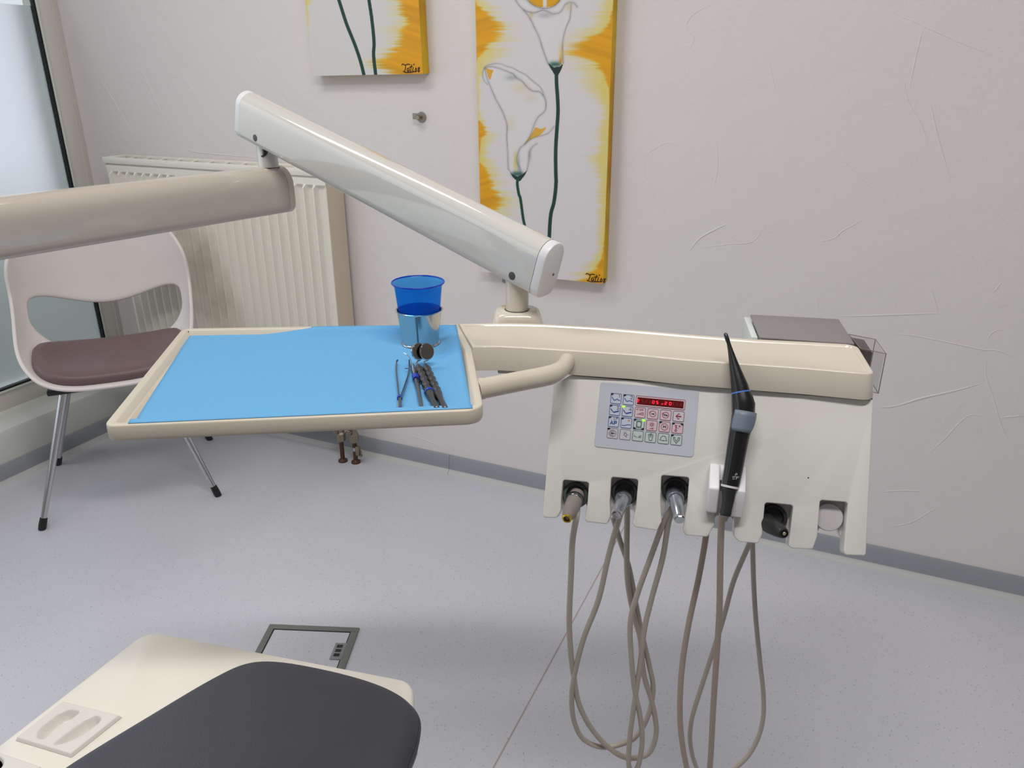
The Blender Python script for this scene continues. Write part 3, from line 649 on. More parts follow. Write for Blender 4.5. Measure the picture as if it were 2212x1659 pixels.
# seat pad
def padpt(a, b, h):
    e = 1e-3; p = np.array([float(q) for q in S(a, b)]); pa = np.array([float(q) for q in S(a + e, b)]) - p; pb = np.array([float(q) for q in S(a, b + e)]) - p
    n = unit(np.cross(pa, pb)); n = n if n[2] > 0 else -n
    q = p + n * h; return CP(*q)
bm = newbm(); rings = []
for t, h in ((0.96, 0.004), (1.0, 0.010), (1.0, 0.020), (0.975, 0.028), (0.92, 0.033), (0.75, 0.036), (0.5, 0.037), (0.25, 0.037), (0.02, 0.037)):
    ring = []
    for k in range(72):
        x, y = sell(2 * math.pi * k / 72, 3.2); ring.append(padpt(x * 0.80 * t, -0.425 + y * 0.49 * t, h))
    rings.append(ring)
loft(bm, rings); fixn(bm); mkobj('seat_pad', bm, M_seatpad, chair, smooth=180)
bm = newbm(); box_bm(bm, CP(0, -0.02, 0.395), CX, CY, ZU, -0.17, 0.17, -0.13, 0.13, 0, 0.018); bevel(bm, 0.005); mkobj('under_frame', bm, M_dark, chair)
for sx, sy in ((-1, -1), (1, -1), (-1, 1), (1, 1)):
    f = np.array([0.255 * sx, 0.228 * sy]); tp = np.array([0.125 * sx, -0.12 if sy < 0 else 0.06])
    L = lambda z: CP(*(f + (tp - f) * (z / 0.405)), z)
    bm = newbm(); tube(bm, [L(0.028), L(0.2), L(0.41)], [0.0085, 0.0105, 0.0125], 20); q = mkobj('leg', bm, M_chrome, chair)
    bm = newbm(); tube(bm, [L(0.0), L(0.012), L(0.034)], [0.0105, 0.0115, 0.0105], 20); mkobj('foot_cap', bm, M_dark, q)

# ------------------------------------------------------------------ floor access frame
fr = [Z(*p, 0.0)[:2] for p in ((583, 1350), (777, 1358))]
fd = unit(fr[1] - fr[0]); fn_ = np.array([fd[1], -fd[0]]); fo = np.array([*fr[0], 0]); FX = np.array([*fd, 0]); FY = np.array([*fn_, 0]); flen = np.linalg.norm(fr[1] - fr[0])
fb = thing('floor_box', 'grey square floor socket box frame set flush in the vinyl floor', 'floor box', fo)
M_fbox = mat('floor_box_grey', (118, 120, 116), 0.45, var=0.04)
FL = flen
for nm, dims in (('frame_bar', (0, FL, 0, 0.016, 0, 0.0035)), ('frame_bar', (0, 0.016, 0.016, FL, 0, 0.0035)), ('frame_bar', (FL - 0.018, FL, 0.016, FL, 0, 0.0035)), ('frame_bar', (0.016, FL - 0.018, FL - 0.016, FL, 0, 0.0035))):
    slabobj(nm, fo, FX, FY, ZU, dims, M_fbox, fb, bev=0.0008)
slabobj('lid', fo, FX, FY, ZU, (0.0185, FL - 0.0205, 0.0185, FL - 0.0185, 0, 0.0015), M_floor, fb)
slabobj('lid_gap', fo, FX, FY, ZU, (0.016, FL - 0.018, 0.016, FL - 0.016, 0, 0.0006), M_gasket, fb)
q = slabobj('cable_outlet', fo, FX, FY, ZU, (FL - 0.045, FL - 0.015, 0.058, 0.115, 0, 0.0045), mat('outlet_grey', (140, 140, 146), 0.45), fb, bev=0.002)
for k in range(3): slabobj('outlet_slot', fo, FX, FY, ZU, (FL - 0.038, FL - 0.024, 0.066 + k * 0.015, 0.076 + k * 0.015, 0.004, 0.0049), M_black, q)

# ------------------------------------------------------------------ patient chair foot end (bottom left)
HS = 0.50
bo = [Z(*p, HS)[:2] for p in ((318, 1360), (893, 1470))]
br = bo + [np.array([-0.128, 0.700]), np.array([-0.105, 0.30]), np.array([-0.85, 0.12]), np.array([-0.86, 0.30]), Z(0, 1606, HS)[:2]]
pc = thing('patient_chair', 'cream dental patient chair foot end with dark upholstered pad', 'chair', (-0.40, 0.50, 0))
out = roundpoly(br, [0.030, 0.030, 0, 0.03, 0.03, 0.03, 0], 8)
INS = [[(134, 1510), (262, 1541), (152, 1628), (30, 1591)], [(-48, 1604), (92, 1652), (-36, 1760), (-190, 1700)]]
bm = newbm(); vs = loft(bm, [lift(inset(out, d), z) for d, z in ((0.020, HS - 0.105), (0.006, HS - 0.095), (0.0, HS - 0.05), (-0.002, HS - 0.012), (0.0, HS - 0.004), (0.004, HS))], True, False)
es = [e for e in bm.edges if e.verts[0] in vs[-1] and e.verts[1] in vs[-1]]
for q in INS:      # openings for the two moulded inserts
    h = inset([Z(*p, HS)[:2] for p in q], 0.007); hv = [bm.verts.new(p) for p in lift(h, HS)]; es += [bm.edges.new((hv[i], hv[(i + 1) % 4])) for i in range(4)]
bmesh.ops.triangle_fill(bm, edges=es, use_beauty=True, use_dissolve=False); fixn(bm)
mkobj('seat_shell', bm, M_board, pc, smooth=50)
CT = HS + 0.045
cu = [(60, 1730), (150, 1659), (330, 1548), (455, 1474), (530, 1440), (600, 1434), (700, 1450), (800, 1476), (868, 1506), (902, 1545), (900, 1600), (880, 1659), (850, 1800), (820, 1960)]
cu2 = [p[:2] for p in smoothpath([Z(*p, CT - 0.015) for p in cu], 5)] + [np.array([-0.15, 0.36]), np.array([-0.62, 0.36])]
bm = newbm(); loft(bm, [lift(inset(cu2, d), z) for d, z in ((0.006, HS + 0.0005), (0.0, HS + 0.010), (-0.001, CT - 0.022), (0.002, CT - 0.012), (0.008, CT - 0.004), (0.018, CT), (0.034, CT + 0.0015))]); fixn(bm)
cush = mkobj('leg_cushion', bm, M_upho, pc, smooth=60)
bm = newbm(); tube(bm, lift(inset(cu2, -0.0005), HS + 0.024)[:66], 0.0022, 8); mkobj('piping', bm, M_upho, cush, smooth=60)
bm = newbm(); lathe(bm, (-0.40, 0.45, 0.0), ZU, [(0.22, 0.0), (0.22, 0.03), (0.10, 0.05), (0.08, 0.40)], 32); fixn(bm); mkobj('pedestal', bm, M_board, pc)
# moulded plastic insert with two recesses, as a height field
def insert(corners, label_part, recs):
    c = [Z(*p, HS + 0.007) for p in corners]; N = 90; bm = newbm(); vs = {}
    for i in range(N + 1):
        for j in range(N + 1):
            u, v = i / N, j / N; p = (c[0] * (1 - u) + c[1] * u) * (1 - v) + (c[3] * (1 - u) + c[2] * u) * v
            # square with rounded corners
            h = 0.0045 * float(sst(0, 0.028, min(u, v, 1 - u, 1 - v)))
            for (poly, dep, soft) in recs:
                D = float(segdist(np.array([u]), np.array([v]), poly + [poly[0]])[0]); ins = bool(inpoly(np.array([u]), np.array([v]), poly)[0])
                if ins: h -= dep * float(sst(0, soft, D))
            vs[i, j] = bm.verts.new(np.array([p[0], p[1], HS + 0.0005 + h]))
    for i in range(N):
        for j in range(N): bm.faces.new((vs[i, j], vs[i + 1, j], vs[i + 1, j + 1], vs[i, j + 1]))
    fixn(bm); return mkobj(label_part, bm, mat('insert_plastic', (226, 223, 216), 0.3), pc, smooth=180)
# ------- (u along first corner->second, v down)
recL = sm2([(0.16, 0.30), (0.24, 0.16), (0.42, 0.13), (0.445, 0.30), (0.445, 0.72), (0.40, 0.88), (0.26, 0.86), (0.17, 0.66), (0.16, 0.30)], 5)
recR = sm2([(0.60, 0.30), (0.68, 0.14), (0.82, 0.16), (0.86, 0.34), (0.84, 0.62), (0.72, 0.86), (0.62, 0.92), (0.58, 0.80), (0.60, 0.30)], 5)
insert(INS[0], 'moulded_insert', [(recL, 0.013, 0.10), (recR, 0.015, 0.12)])
insert(INS[1], 'moulded_insert', [(sm2([(0.38 + 0.22 * math.cos(t), 0.26 + 0.2 * math.sin(t)) for t in np.linspace(0, 2 * math.pi, 14)[:-1]], 3), 0.012, 0.09)])

# ------------------------------------------------------------------ dental delivery unit
TZ = 0.940
unitc = thing('dental_delivery_unit', 'cream dental instrument console with tray, keypad and long swivel arms', 'dental unit', (-1.0, 0.87, 0))
U0 = unitc
# arms
J0 = np.array([-0.985, 0.863, 1.083]); J1 = np.array([-0.455, 1.564, 1.083])
jl = np.array([-0.472, 1.543]); AL = np.array([-0.514, 1.573, 1.2225]); AR = np.array([0.0591, 1.1309, 1.0221])
def beam_sec(W, Hh, rb=0.014, n=14):
    r = W / 2; p = []
    for a in np.linspace(0, math.pi, n): p.append((r * math.cos(a), Hh / 2 - r + r * math.sin(a)))
    for a in np.linspace(math.pi, 1.5 * math.pi, 6): p.append((-r + rb + rb * math.cos(a), -Hh / 2 + rb + rb * math.sin(a)))
    for a in np.linspace(1.5 * math.pi, 2 * math.pi, 6): p.append((r - rb + rb * math.cos(a), -Hh / 2 + rb + rb * math.sin(a)))
    return p
def beam(name, A, B, W, Hh, m, cap_m, capn, rb, cap_at=(1, 1)):
    a = unit(B - A); s = unit(np.cross(a, ZU)); u = np.cross(s, a); L = np.linalg.norm(B - A); ct = 0.015
    def ring(t, k=1.0, d=0): return [A + a * t + s * x * (1 - d / (W / 2)) + u * y * (1 - d / (Hh / 2)) for x, y in beam_sec(W, Hh, rb)]
    bm = newbm(); loft(bm, [ring(t) for t in np.linspace(ct if cap_at[0] else 0, L - (ct if cap_at[1] else 0), 12)]); fixn(bm); ob = mkobj(name, bm, m, U0, smooth=40)
    for e in (0, 1):
        if not cap_at[e]: continue
        t = (lambda x: x) if e == 0 else (lambda x: L - x)
        bm = newbm(); loft(bm, [ring(t(ct - 0.0008), d=0.0003), ring(t(0.003)), ring(t(0.001), d=0.0008), ring(t(0), d=0.003)]); fixn(bm); q = mkobj(capn, bm, cap_m, U0, smooth=40)
    return a, s, u, L
a2, s2, u2, L2 = beam('lower_arm', J0, J1, 0.0737, 0.0893, M_arm_shade, M_cream, 'arm_end_cap', 0.02)
a1, s1, u1, L1_ = beam('upper_arm', AL, AR, 0.050, 0.0879, M_arm, M_cap, 'arm_end_cap', 0.016)
# pedestal column of the lower arm, left of the frame
bm = newbm(); lathe(bm, (J0[0] + 0.02, J0[1] + 0.02, 0), ZU, [(0.17, 0), (0.17, 0.02), (0.06, 0.05), (0.045, 0.10), (0.045, 1.05)], 32); fixn(bm); mkobj('column', bm, M_cream, U0)
# round plugs on the arm flank and end-cap screw
def flank(px, py, r, nm, m, P0, nrm, depth=0.002):
    c = PL(px, py, P0, nrm); bm = newbm(); lathe(bm, c - nrm * 0.002, nrm, [(r, 0), (r, 0.002 + depth * 0.5), (r * 0.85, 0.002 + depth)], 24); fixn(bm); mkobj(nm, bm, m, U0)
sn = s1 if s1[1] < 0 else -s1
flank(1106, 596, 0.0063, 'screw_plug', M_greyscrew, AR + sn * 0.025, sn, 0.0006)
flank(551, 298, 0.0063, 'screw_plug', M_greyscrew, AL + sn * 0.025, sn, 0.0006)
flank(1195, 593, 0.0022, 'cap_screw', M_greyscrew, AR, a1, 0.0006)
# swivel posts
bm = newbm(); lathe(bm, (*jl, 1.10), ZU, [(0.0192, 0), (0.0192, 0.075), (0.017, 0.085)], 32); fixn(bm); mkobj('swivel_post', bm, M_arm, U0)
bm = newbm(); lathe(bm, (*jl, 1.1249), ZU, [(0.0205, 0), (0.0205, 0.0012)], 32); fixn(bm); mkobj('post_gap_ring', bm, M_black, U0)
pj_ = (AL + (AR - AL) * ((jl[0] - AL[0]) / (AR[0] - AL[0])))
cq = np.array([jl[0], jl[1], 1.158]) + sn * 0.004 + a1 * 0.005
bm = newbm(); lathe(bm, cq, sn, [(0.0115, 0.0), (0.0115, 0.0135), (0.010, 0.0145), (0.008, 0.0145), (0.007, 0.013)], 24); fixn(bm); mkobj('recess_shade_disc', bm, M_black, U0)  # black disc puts in the shade of a recess in the post
PX0 = YP(1117, 640, 1.170)
bm = newbm(); lathe(bm, (PX0[0], PX0[1], 0.93), ZU, [(0.0182, 0), (0.0182, 0.088), (0.016, 0.095)], 36); fixn(bm); mkobj('swivel_post', bm, M_cream, U0)
q0 = PX0 + ZU * (0.982 - PX0[2]) - a1 * 0.020
bm = newbm(); box_bm(bm, q0, a1, sn, u1, -0.016, 0.012, -0.012, -0.004, -0.004, 0.016); bevel(bm, 0.003); mkobj('arm_bracket', bm, mat('bracket_grey', (140, 142, 148), 0.5), U0)
# mount block behind the worktop
mt = Z(1116, 668, 0.955); mt = np.array([PX0[0], PX0[1], 0])
zm = (YP(1116, 668, PX0[1]))[2]
def rr(cx, cy, w, h, r): return roundpoly([(cx - w, cy - h), (cx + w, cy - h), (cx + w, cy + h), (cx - w, cy + h)], r, 8)
bm = newbm(); loft(bm, [lift(rr(mt[0], mt[1], w, h, r), z) for w, h, r, z in ((0.058, 0.034, 0.018, 0.88), (0.047, 0.034, 0.018, zm - 0.040), (0.0385, 0.033, 0.018, zm - 0.014), (0.0355, 0.031, 0.018, zm - 0.006), (0.0325, 0.0285, 0.018, zm - 0.002), (0.0285, 0.0255, 0.017, zm))]); fixn(bm); mkobj('mount_block', bm, M_cream, U0, smooth=50)
bm = newbm(); lathe(bm, (mt[0], mt[1], zm - 0.0001), ZU, [(0.0198, 0), (0.0198, 0.0008)], 36); fixn(bm); mkobj('post_gap_ring', bm, M_black, U0)

# tray
def P2(lst, z=TZ): return [Z(*p, z)[:2] for p in lst]
trp = roundpoly(P2([(394, 709), (990, 699), (1019, 752), (1039, 850), (1046, 885), (221, 921)]), [0.012, 0, 0, 0, 0.022, 0.014], 8)
n = len(trp)
bm = newbm()
rim = 0.0105
rings = [lift(inset(trp, 0.006), TZ - 0.0195), lift(inset(trp, 0.001), TZ - 0.0185), lift(inset(trp, -0.0003), TZ - 0.015), lift(trp, TZ - 0.002), lift(inset(trp, 0.0008), TZ - 0.0004), lift(inset(trp, 0.002), TZ),
         lift(inset(trp, rim - 0.002), TZ), lift(inset(trp, rim), TZ - 0.001), lift(inset(trp, rim + 0.003), TZ - 0.008), lift(inset(trp, rim + 0.005), TZ - 0.0095)]
loft(bm, rings); fixn(bm); mkobj('tray', bm, M_tray, U0, smooth=50)
# worktop
wt = P2([(1021, 749), (1078, 748), (1141, 751.5), (1200, 755), (1258, 758.7), (1371, 766), (1480, 777), (1601, 786), (1742, 796), (1891, 809), (1851, 744), (1741, 737.5), (1615, 731.5), (1480, 721), (1371, 712), (1280, 704.5), (1166, 698.5), (1080, 697), (991, 699)])
wt = roundpoly(wt, [0, 0, .2, .2, .2, .2, .3, .3, 0, 0.011, 0.016, 0, .3, .3, .3, .3, .3, .3, 0], 6)
rings = [lift(inset(wt, 0.002), TZ - 0.036), lift(inset(wt, -0.0045), TZ - 0.0345), lift(inset(wt, -0.0045), TZ - 0.031), lift(wt, TZ - 0.0015), lift(inset(wt, 0.0006), TZ - 0.0004), lift(inset(wt, 0.002), TZ),
         lift(inset(wt, 0.0055), TZ), lift(inset(wt, 0.0063), TZ - 0.0006), lift(inset(wt, 0.0072), TZ - 0.0026), lift(inset(wt, 0.0082), TZ - 0.0032)]
bm = newbm(); loft(bm, rings); fixn(bm); 
for f in bm.faces: f.material_index = 1 if all(v.co.z > TZ - 0.0001 - 0.0032 for v in f.verts) and f.normal.z > 0.5 else 0
mkobj('worktop', bm, [M_cream, M_top], U0, smooth=50)
bk = Z(1075, 801, TZ - 0.04); bm = newbm(); box_bm(bm, bk + ZU * 0.0, np.array([1, 0, 0]), np.array([0, 1, 0]), ZU, 0, 0.06, -0.002, 0.05, -0.004, 0.004); bevel(bm, 0.002); mkobj('under_bracket', bm, mat('bracket_pale', (170, 170, 164), 0.5), U0)
# handle bar
hp = smoothpath([Z(x, y, z) for x, y, z in ((1030, 842, .925), (1060, 836, .925), (1130, 822, .925), (1185, 811, .926), (1209, 800, .927), (1222, 786, .925), (1230, 768, .924))], 8)
hr = [0.0132 if i < 25 else 0.0132 - 0.0022 * min(1, (i - 25) / 12) for i in range(len(hp))]
bm = newbm(); tube(bm, hp, hr, 24); fixn(bm); mkobj('handle_bar', bm, M_tray, U0)
bm = newbm(); lathe(bm, Z(1038, 840, .925), unit(hp[3] - hp[0]), [(0.0139, -0.003), (0.0139, 0.003)], 24); fixn(bm); mkobj('handle_collar', bm, M_tray, U0)

# ------- instrument panel frame
TH = math.radians(27)
PA = Z(1234, 812, TZ - 0.038); PB = Z(1886, 866, TZ - 0.038)
PU = unit(PB - PA); PNH = np.array([PU[1], -PU[0], 0]); PNH = PNH if PNH[1] < 0 else -PNH
PV = unit(math.cos(TH) * ZU - math.sin(TH) * PNH); PW = unit(math.cos(TH) * PNH + math.sin(TH) * ZU)
def PP(px, py, w=0.0): return PL(px, py, PA + PW * w, PW)
def puv(px, py, w=0.0): q = PP(px, py, w) - PA; return np.array([q @ PU, q @ PV])
def PF(u, v, w): return PA + PU * u + PV * v + PW * w
A5 = lambda p: z2(p, 1160, 640, 2.836)
front = [(205, 482), (2062, 638), (2016, 1580), (2005, 1590), (1888, 1586), (1880, 1560), (1893, 1400), (1905, 1262), (1735, 1248), (1722, 1400), (1718, 1470), (1690, 1550), (1562, 1545), (1540, 1530), (1555, 1400), (1570, 1280), (1397, 1264), (1385, 1400),
         (1382, 1455), (1355, 1514), (1240, 1505), (1205, 1470), (1212, 1300), (1090, 1290), (1088, 1400), (1046, 1474), (912, 1465), (893, 1440), (922, 1250), (933, 1110), (762, 1096), (756, 1250), (764, 1380), (735, 1436), (600, 1414), (585, 1390), (606, 1280), (621, 1122), (455, 1107), (446, 1260), (450, 1352), (430, 1396), (302, 1383), (292, 1362), (308, 1270), (318, 1140), (160, 1124), (148, 1230), (146, 1315), (120, 1358), (40, 1356), (36, 1335), (100, 545)]
rads = []
fp = [puv(*p) for p in A5(front)]
for i, p in enumerate(front): rads.append(0.0035)
fr2 = roundpoly(fp, rads, 4)
PD = 0.026
bm = newbm(); add_poly_prism(bm, [PF(p[0], p[1], 0) for p in fr2], [PF(p[0], p[1], -PD) for p in fr2]); fixn(bm)
es = [e for e in bm.edges if len(e.link_faces) == 2 and e.calc_face_angle(0) > 1.2 and abs((np.array(e.verts[0].co) - PA) @ PW) < 1e-5 and abs((np.array(e.verts[1].co) - PA) @ PW) < 1e-5]
bmesh.ops.bevel(bm, geom=es, offset=0.0016, segments=3, profile=0.5, affect='EDGES', clamp_overlap=True)
mkobj('console_panel', bm, M_white, U0, smooth=40)
# rear layer: keyhole slots that flare towards the bottom
def hole_uv(cx, ytop, ybot):    # photo zoom coordinates -> slot polygon in uv
    c = puv(*A5([(cx, 0)])[0]) if False else None
holes = [(235, 1125, 1375), (534, 1108, 1415), (846, 1097, 1450), (1150, 1290, 1490), (1478, 1265, 1530), (1815, 1250, 1575)]
lo = [puv(*A5([p])[0]) for p in ((205, 482), (2062, 638), (2012, 1588), (36, 1350))]
bottom_uv = lambda x: puv(*A5([(x, 1358 + (x - 60) * 0.1195)])[0])
ring = [lo[0], lo[1]]
v_right = bottom_uv(2010); ring.append(v_right)
for cx, yt, yb in reversed(holes):
    bt = bottom_uv(cx)
    ctr = puv(*A5([(cx, yt + 105)])[0])
    ring += [np.array([ctr[0] + 0.0215, bt[1] + (0.001)]), np.array([ctr[0] + 0.0085, bt[1] + 0.026]), np.array([ctr[0] + 0.0070, ctr[1] - 0.002]), np.array([ctr[0] - 0.0070, ctr[1] - 0.002]), np.array([ctr[0] - 0.0085, bt[1] + 0.026]), np.array([ctr[0] - 0.0215, bt[1] + 0.001])]
ring.append(bottom_uv(60))
rg = roundpoly(inset(ring, 0.003), 0.003, 4)
bm = newbm(); add_poly_prism(bm, [PF(p[0], p[1], -PD + 0.004) for p in rg], [PF(p[0], p[1], -PD - 0.012) for p in rg]); bevel(bm, 0.0012, 2, 50)
mkobj('console_back_plate', bm, M_white, U0, smooth=40)
# body of the console behind the upper part of the panel
bl = [puv(*A5([p])[0]) for p in ((230, 500), (2040, 650), (1990, 1100), (180, 960))]
bm = newbm(); add_poly_prism(bm, [PF(p[0], p[1], -PD - 0.010) for p in bl], [PF(p[0], p[1] + (0.02 if i > 1 else 0), -PD - 0.05) for i, p in enumerate(bl)]); bevel(bm, 0.004); mkobj('console_housing', bm, M_white, U0)
slab_uv = [puv(*A5([p])[0]) for p in ((208, 478), (2060, 632), (2058, 640), (206, 486))]
bm = newbm(); add_poly_prism(bm, [PF(p[0], p[1] + 0.002, -0.003) for p in slab_uv], [PF(p[0], p[1] + 0.002, -0.03) for p in slab_uv]); fixn(bm); mkobj('shadow_gap_strip', bm, M_dark, U0, smooth=None)  # dark strip giving the shadow line under the worktop
M_hold = mat('grey_holder', (192, 188, 190), 0.5)
for i, (cx, yt, yb) in enumerate(holes):
    if i == 3: continue
    c = PP(*A5([(cx + (0, 2, 2, 0, -30, -26)[i], yt + 94 + (0, 0, 0, 0, 0, 10)[i])])[0], w=-0.014)
    m = [mat('green_black_holder', (70, 78, 72), 0.5), M_dark, M_dark, M_dark, M_dark, M_hold][i]
    bm = newbm(); lathe(bm, c - PW * 0.012, PW, [(0.0182, 0), (0.0182, 0.010), (0.0172, 0.012)] + ([(0.0135, 0.012), (0.0125, 0.006)] if i < 5 else [(0.008, 0.0125)]), 36); fixn(bm); mkobj('instrument_holder', bm, m, U0)

# keypad with printed buttons
Z6 = lambda p: z2(p, 1270, 810, 8.732)
kq = [puv(*q) for q in Z6([(232, 132), (2085, 295), (1995, 1558), (125, 1350)])]
kc = sum(kq) / 4; ku = unit((kq[1] - kq[0]) + (kq[2] - kq[3])); kv = np.array([-ku[1], ku[0]])
kw_ = (np.linalg.norm(kq[1] - kq[0]) + np.linalg.norm(kq[2] - kq[3])) / 2; kh_ = (np.linalg.norm(kq[0] - kq[3]) + np.linalg.norm(kq[1] - kq[2])) / 2
rect = roundpoly([(-kw_ / 2, -kh_ / 2), (kw_ / 2, -kh_ / 2), (kw_ / 2, kh_ / 2), (-kw_ / 2, kh_ / 2)], 0.004, 6)
def KF(u, v, w):
    q = kc + ku * u + kv * v; return PF(q[0], q[1], w)
bm = newbm(); add_poly_prism(bm, [KF(*p, 0.0010) for p in rect], [KF(*p, -0.001) for p in rect]); bevel(bm, 0.0004, 1); pad = mkobj('keypad', bm, mat('keypad_foil', (186, 190, 200), 0.35), U0, smooth=None)
def kuv(px, py):
    q = puv(px, py) - kc; return np.array([q @ ku, q @ kv])
I_blue = mat('ink_blue', (30, 66, 140), 0.5); I_red = mat('ink_red', (140, 46, 66), 0.5); I_grey = mat('ink_grey', (110, 108, 118), 0.5); I_green = mat('ink_green', (66, 92, 88), 0.5)
I_navy = mat('ink_navy', (18, 26, 46), 0.5); I_dark = mat('ink_dark', (60, 58, 70), 0.5); G_led = mat('green_led', (140, 240, 60), 0.4, emit=(150, 255, 40), estr=1.3)
I_orange = mat('ink_salmon', (214, 140, 120), 0.5)
F_blue = mat('key_blue_tint', (186,193,206), 0.35); F_pink = mat('key_pink_tint', (200,182,190), 0.35); F_green = mat('key_green_tint', (184,196,194), 0.35); F_grey = mat('key_grey_tint', (192,190,198), 0.35)
seat_a = [[(-.75, .25), (-.35, -.3)], [(-.32, -.38), (.2, -.12), (.78, -.32)]]
legs_thick = [[(-.25, -.45), (.75, -.1)]]
dig = {'1': [[(.45, .6), (.62, .75), (.62, .2)]], '2': [[(.3, .65), (.45, .8), (.68, .72), (.66, .5), (.32, .18), (.72, .18)]], '3': [[(.35, .75), (.62, .75), (.48, .5), (.68, .35), (.55, .15), (.33, .2)]],
       '4': [[(.6, .15), (.6, .8), (.28, .35), (.75, .35)]]}
sun = [circ(0, .2, .2, 14)] + [[(0 + .3 * math.cos(t), .2 + .3 * math.sin(t)), (.46 * math.cos(t), .2 + .46 * math.sin(t))] for t in np.arange(0, 6.28, math.pi / 4)]
ICON = {  # (row, col): (frame ink, fill, [(ink, width, lines)], leds)
 (0, 0): (I_blue, F_blue, [(I_blue, .10, seat_a), (I_dark, .06, dig['1'] + [[(.2, 0), (.2, .12)]])], 'n'),
 (0, 1): (I_blue, F_blue, [(I_blue, .10, seat_a), (I_dark, .06, dig['2'])], 'n'),
 (1, 0): (I_blue, F_blue, [(I_navy, .10, [[(-.75, .2), (-.3, -.35)]]), (I_blue, .18, legs_thick), (I_dark, .06, dig['3'])], 'n'),
 (1, 1): (I_blue, F_blue, [(I_navy, .10, [[(-.75, .2), (-.3, -.35)]]), (I_blue, .18, legs_thick), (I_dark, .06, dig['4'])], 'g'),
 (2, 0): (I_blue, F_blue, [(I_blue, .12, [[(-.6, -.55), (-.35, .15), (-.1, -.55)], [(-.5, -.3), (-.2, -.3)], [(.1, -.55), (.1, .12), (.45, .1), (.52, -.05), (.45, -.22), (.1, -.22)]]), (I_grey, .07, [[(.0, .85), (.0, .45), (.25, .45)], [(.4, .45), (.4, .85), (.68, .82), (.7, .66), (.4, .64)]])], 'n'),
 (2, 1): (I_blue, F_blue, [(I_blue, .09, [[(-.8, -.5), (-.2, -.5), (.2, -.3), (.8, -.28)]]), (I_orange, .10, [[(.15, .5), (.65, .5)], [(.4, .25), (.4, .75)]])], 'n'),
 (3, 0): (I_grey, F_grey, [(I_grey, .07, [circ(0, 0, .62, 24), circ(0, 0, .42, 20, 60, 300)]), (I_dark, .13, [[(-.2, 0), (.4, 0)], [(0, .16), (-.22, 0), (0, -.16)]])], 'n'),
 (3, 1): (I_grey, F_grey, [(I_grey, .08, [circ(.05, 0, .25, 16), [(.4, 0), (.6, 0)], [(-.15, .3), (-.3, .5)], [(.05, .35), (.05, .55)], [(.2, -.3), (.3, -.48)]])], ''),
 (2, 2): (I_green, F_green, [(I_green, .08, [[(-.42, -.62), (.42, -.62), (.42, .62), (-.42, .62), (-.42, -.62)], circ(0, 0, .4, 20, ry=.55)])], 'a'),
 (3, 2): (I_green, F_green, [(I_grey, .08, [[(-.65, .2), (-.65, -.1), (-.15, -.25)], [(.05, -.25), (.5, .15), (.55, -.25), (.05, -.25)], [(.3, .1), (.3, -.2)]])], ''),
 (3, 3): (I_green, F_green, [(I_green, .08, [[(-.4, .5), (.4, .5), (.25, -.6), (-.2, -.6), (-.4, .5)], [(-.1, .5), (-.1, .0)], [(.1, .5), (.1, .0)], [(-.1, .75), (0, .6), (.12, .75)]])], ''),
 (3, 4): (I_green, F_green, [(I_green, .08, [circ(0, -.1, .5, 16, 0, 180, ry=.6) + [(-.62, -.35), (.62, -.35), (.5, -.1)], [(-.1, -.42), (.1, -.42)]])], ''),
 (3, 5): (I_green, F_green, [(I_green, .08, [[(-.55, .45), (-.5, .0), (0, -.6), (.5, .0), (.55, .45), (.3, .45), (.25, .1), (0, -.2), (-.25, .1), (-.3, .45), (-.55, .45)], [(0, -.6), (0, -.75)]])], 'n'),
 (1, 2): (I_red, F_pink, [(I_red, .10, [[(-.6, .45), (-.6, .65)], [(-.6, .65), (-.45, .65)], [(-.2, .45), (-.2, .65)], [(.05, .65), (.18, .6), (.05, .45), (.2, .45)], [(.35, .65), (.5, .55), (.35, .45)]]), (I_red, .07, [[(-.55, -.35), (.6, -.4), (.6, .05), (.3, -.05), (-.55, -.35)], [(0, -.35), (0, -.1)], [(.3, -.35), (.3, -.02)]])], ''),
 (1, 3): (I_red, F_pink, [(I_red, .07, [circ(0, 0, .55, 22), [(-.62, .1), (-.5, .35), (-.35, .25)]]), (I_dark, .1, [[(-.3, -.05), (.25, .08)], [(.0, -.08), (.28, -.08)]])], ''),
 (1, 4): (I_red, F_pink, [(I_red, .07, [circ(0, 0, .55, 22), [(-.62, .1), (-.5, .35), (-.35, .25)]]), (I_dark, .08, [[(-.35, .1), (-.1, .12), (.35, -.02), (.3, -.12), (-.3, -.05), (-.35, .1)]])], ''),
 (1, 5): (I_red, F_grey, [(I_red, .10, [[(.2, .4), (0, .5), (-.45, 0), (0, -.5), (.2, -.35)]]), (I_red, .2, [[(-.35, 0), (.5, 0)]])], ''),
 (2, 3): (I_red, F_pink, [(I_red, .08, sun), (I_red, .07, [[(-.35, -.62), (.3, -.62), (.3, -.42), (-.35, -.62)]])], ''),
 (2, 4): (I_red, F_pink, [(I_red, .07, [circ(0, 0, .6, 24)]), (I_dark, .11, [[(-.22, -.22), (-.22, .22), (0, -.05), (.22, .22), (.22, -.22)]])], 'n'),
 (2, 5): (I_red, F_pink, [(I_red, .09, [[(-.45, .5), (-.1, .5)], [(-.38, .5), (-.3, .0), (-.2, .0), (-.15, .5)], [(-.25, .0), (-.25, -.3)], circ(-.25, -.48, .17, 12), [(.15, .45), (.55, .3)], [(.35, .55), (.3, .2)], [(.1, .1), (.1, -.1)]])], 'nm')}
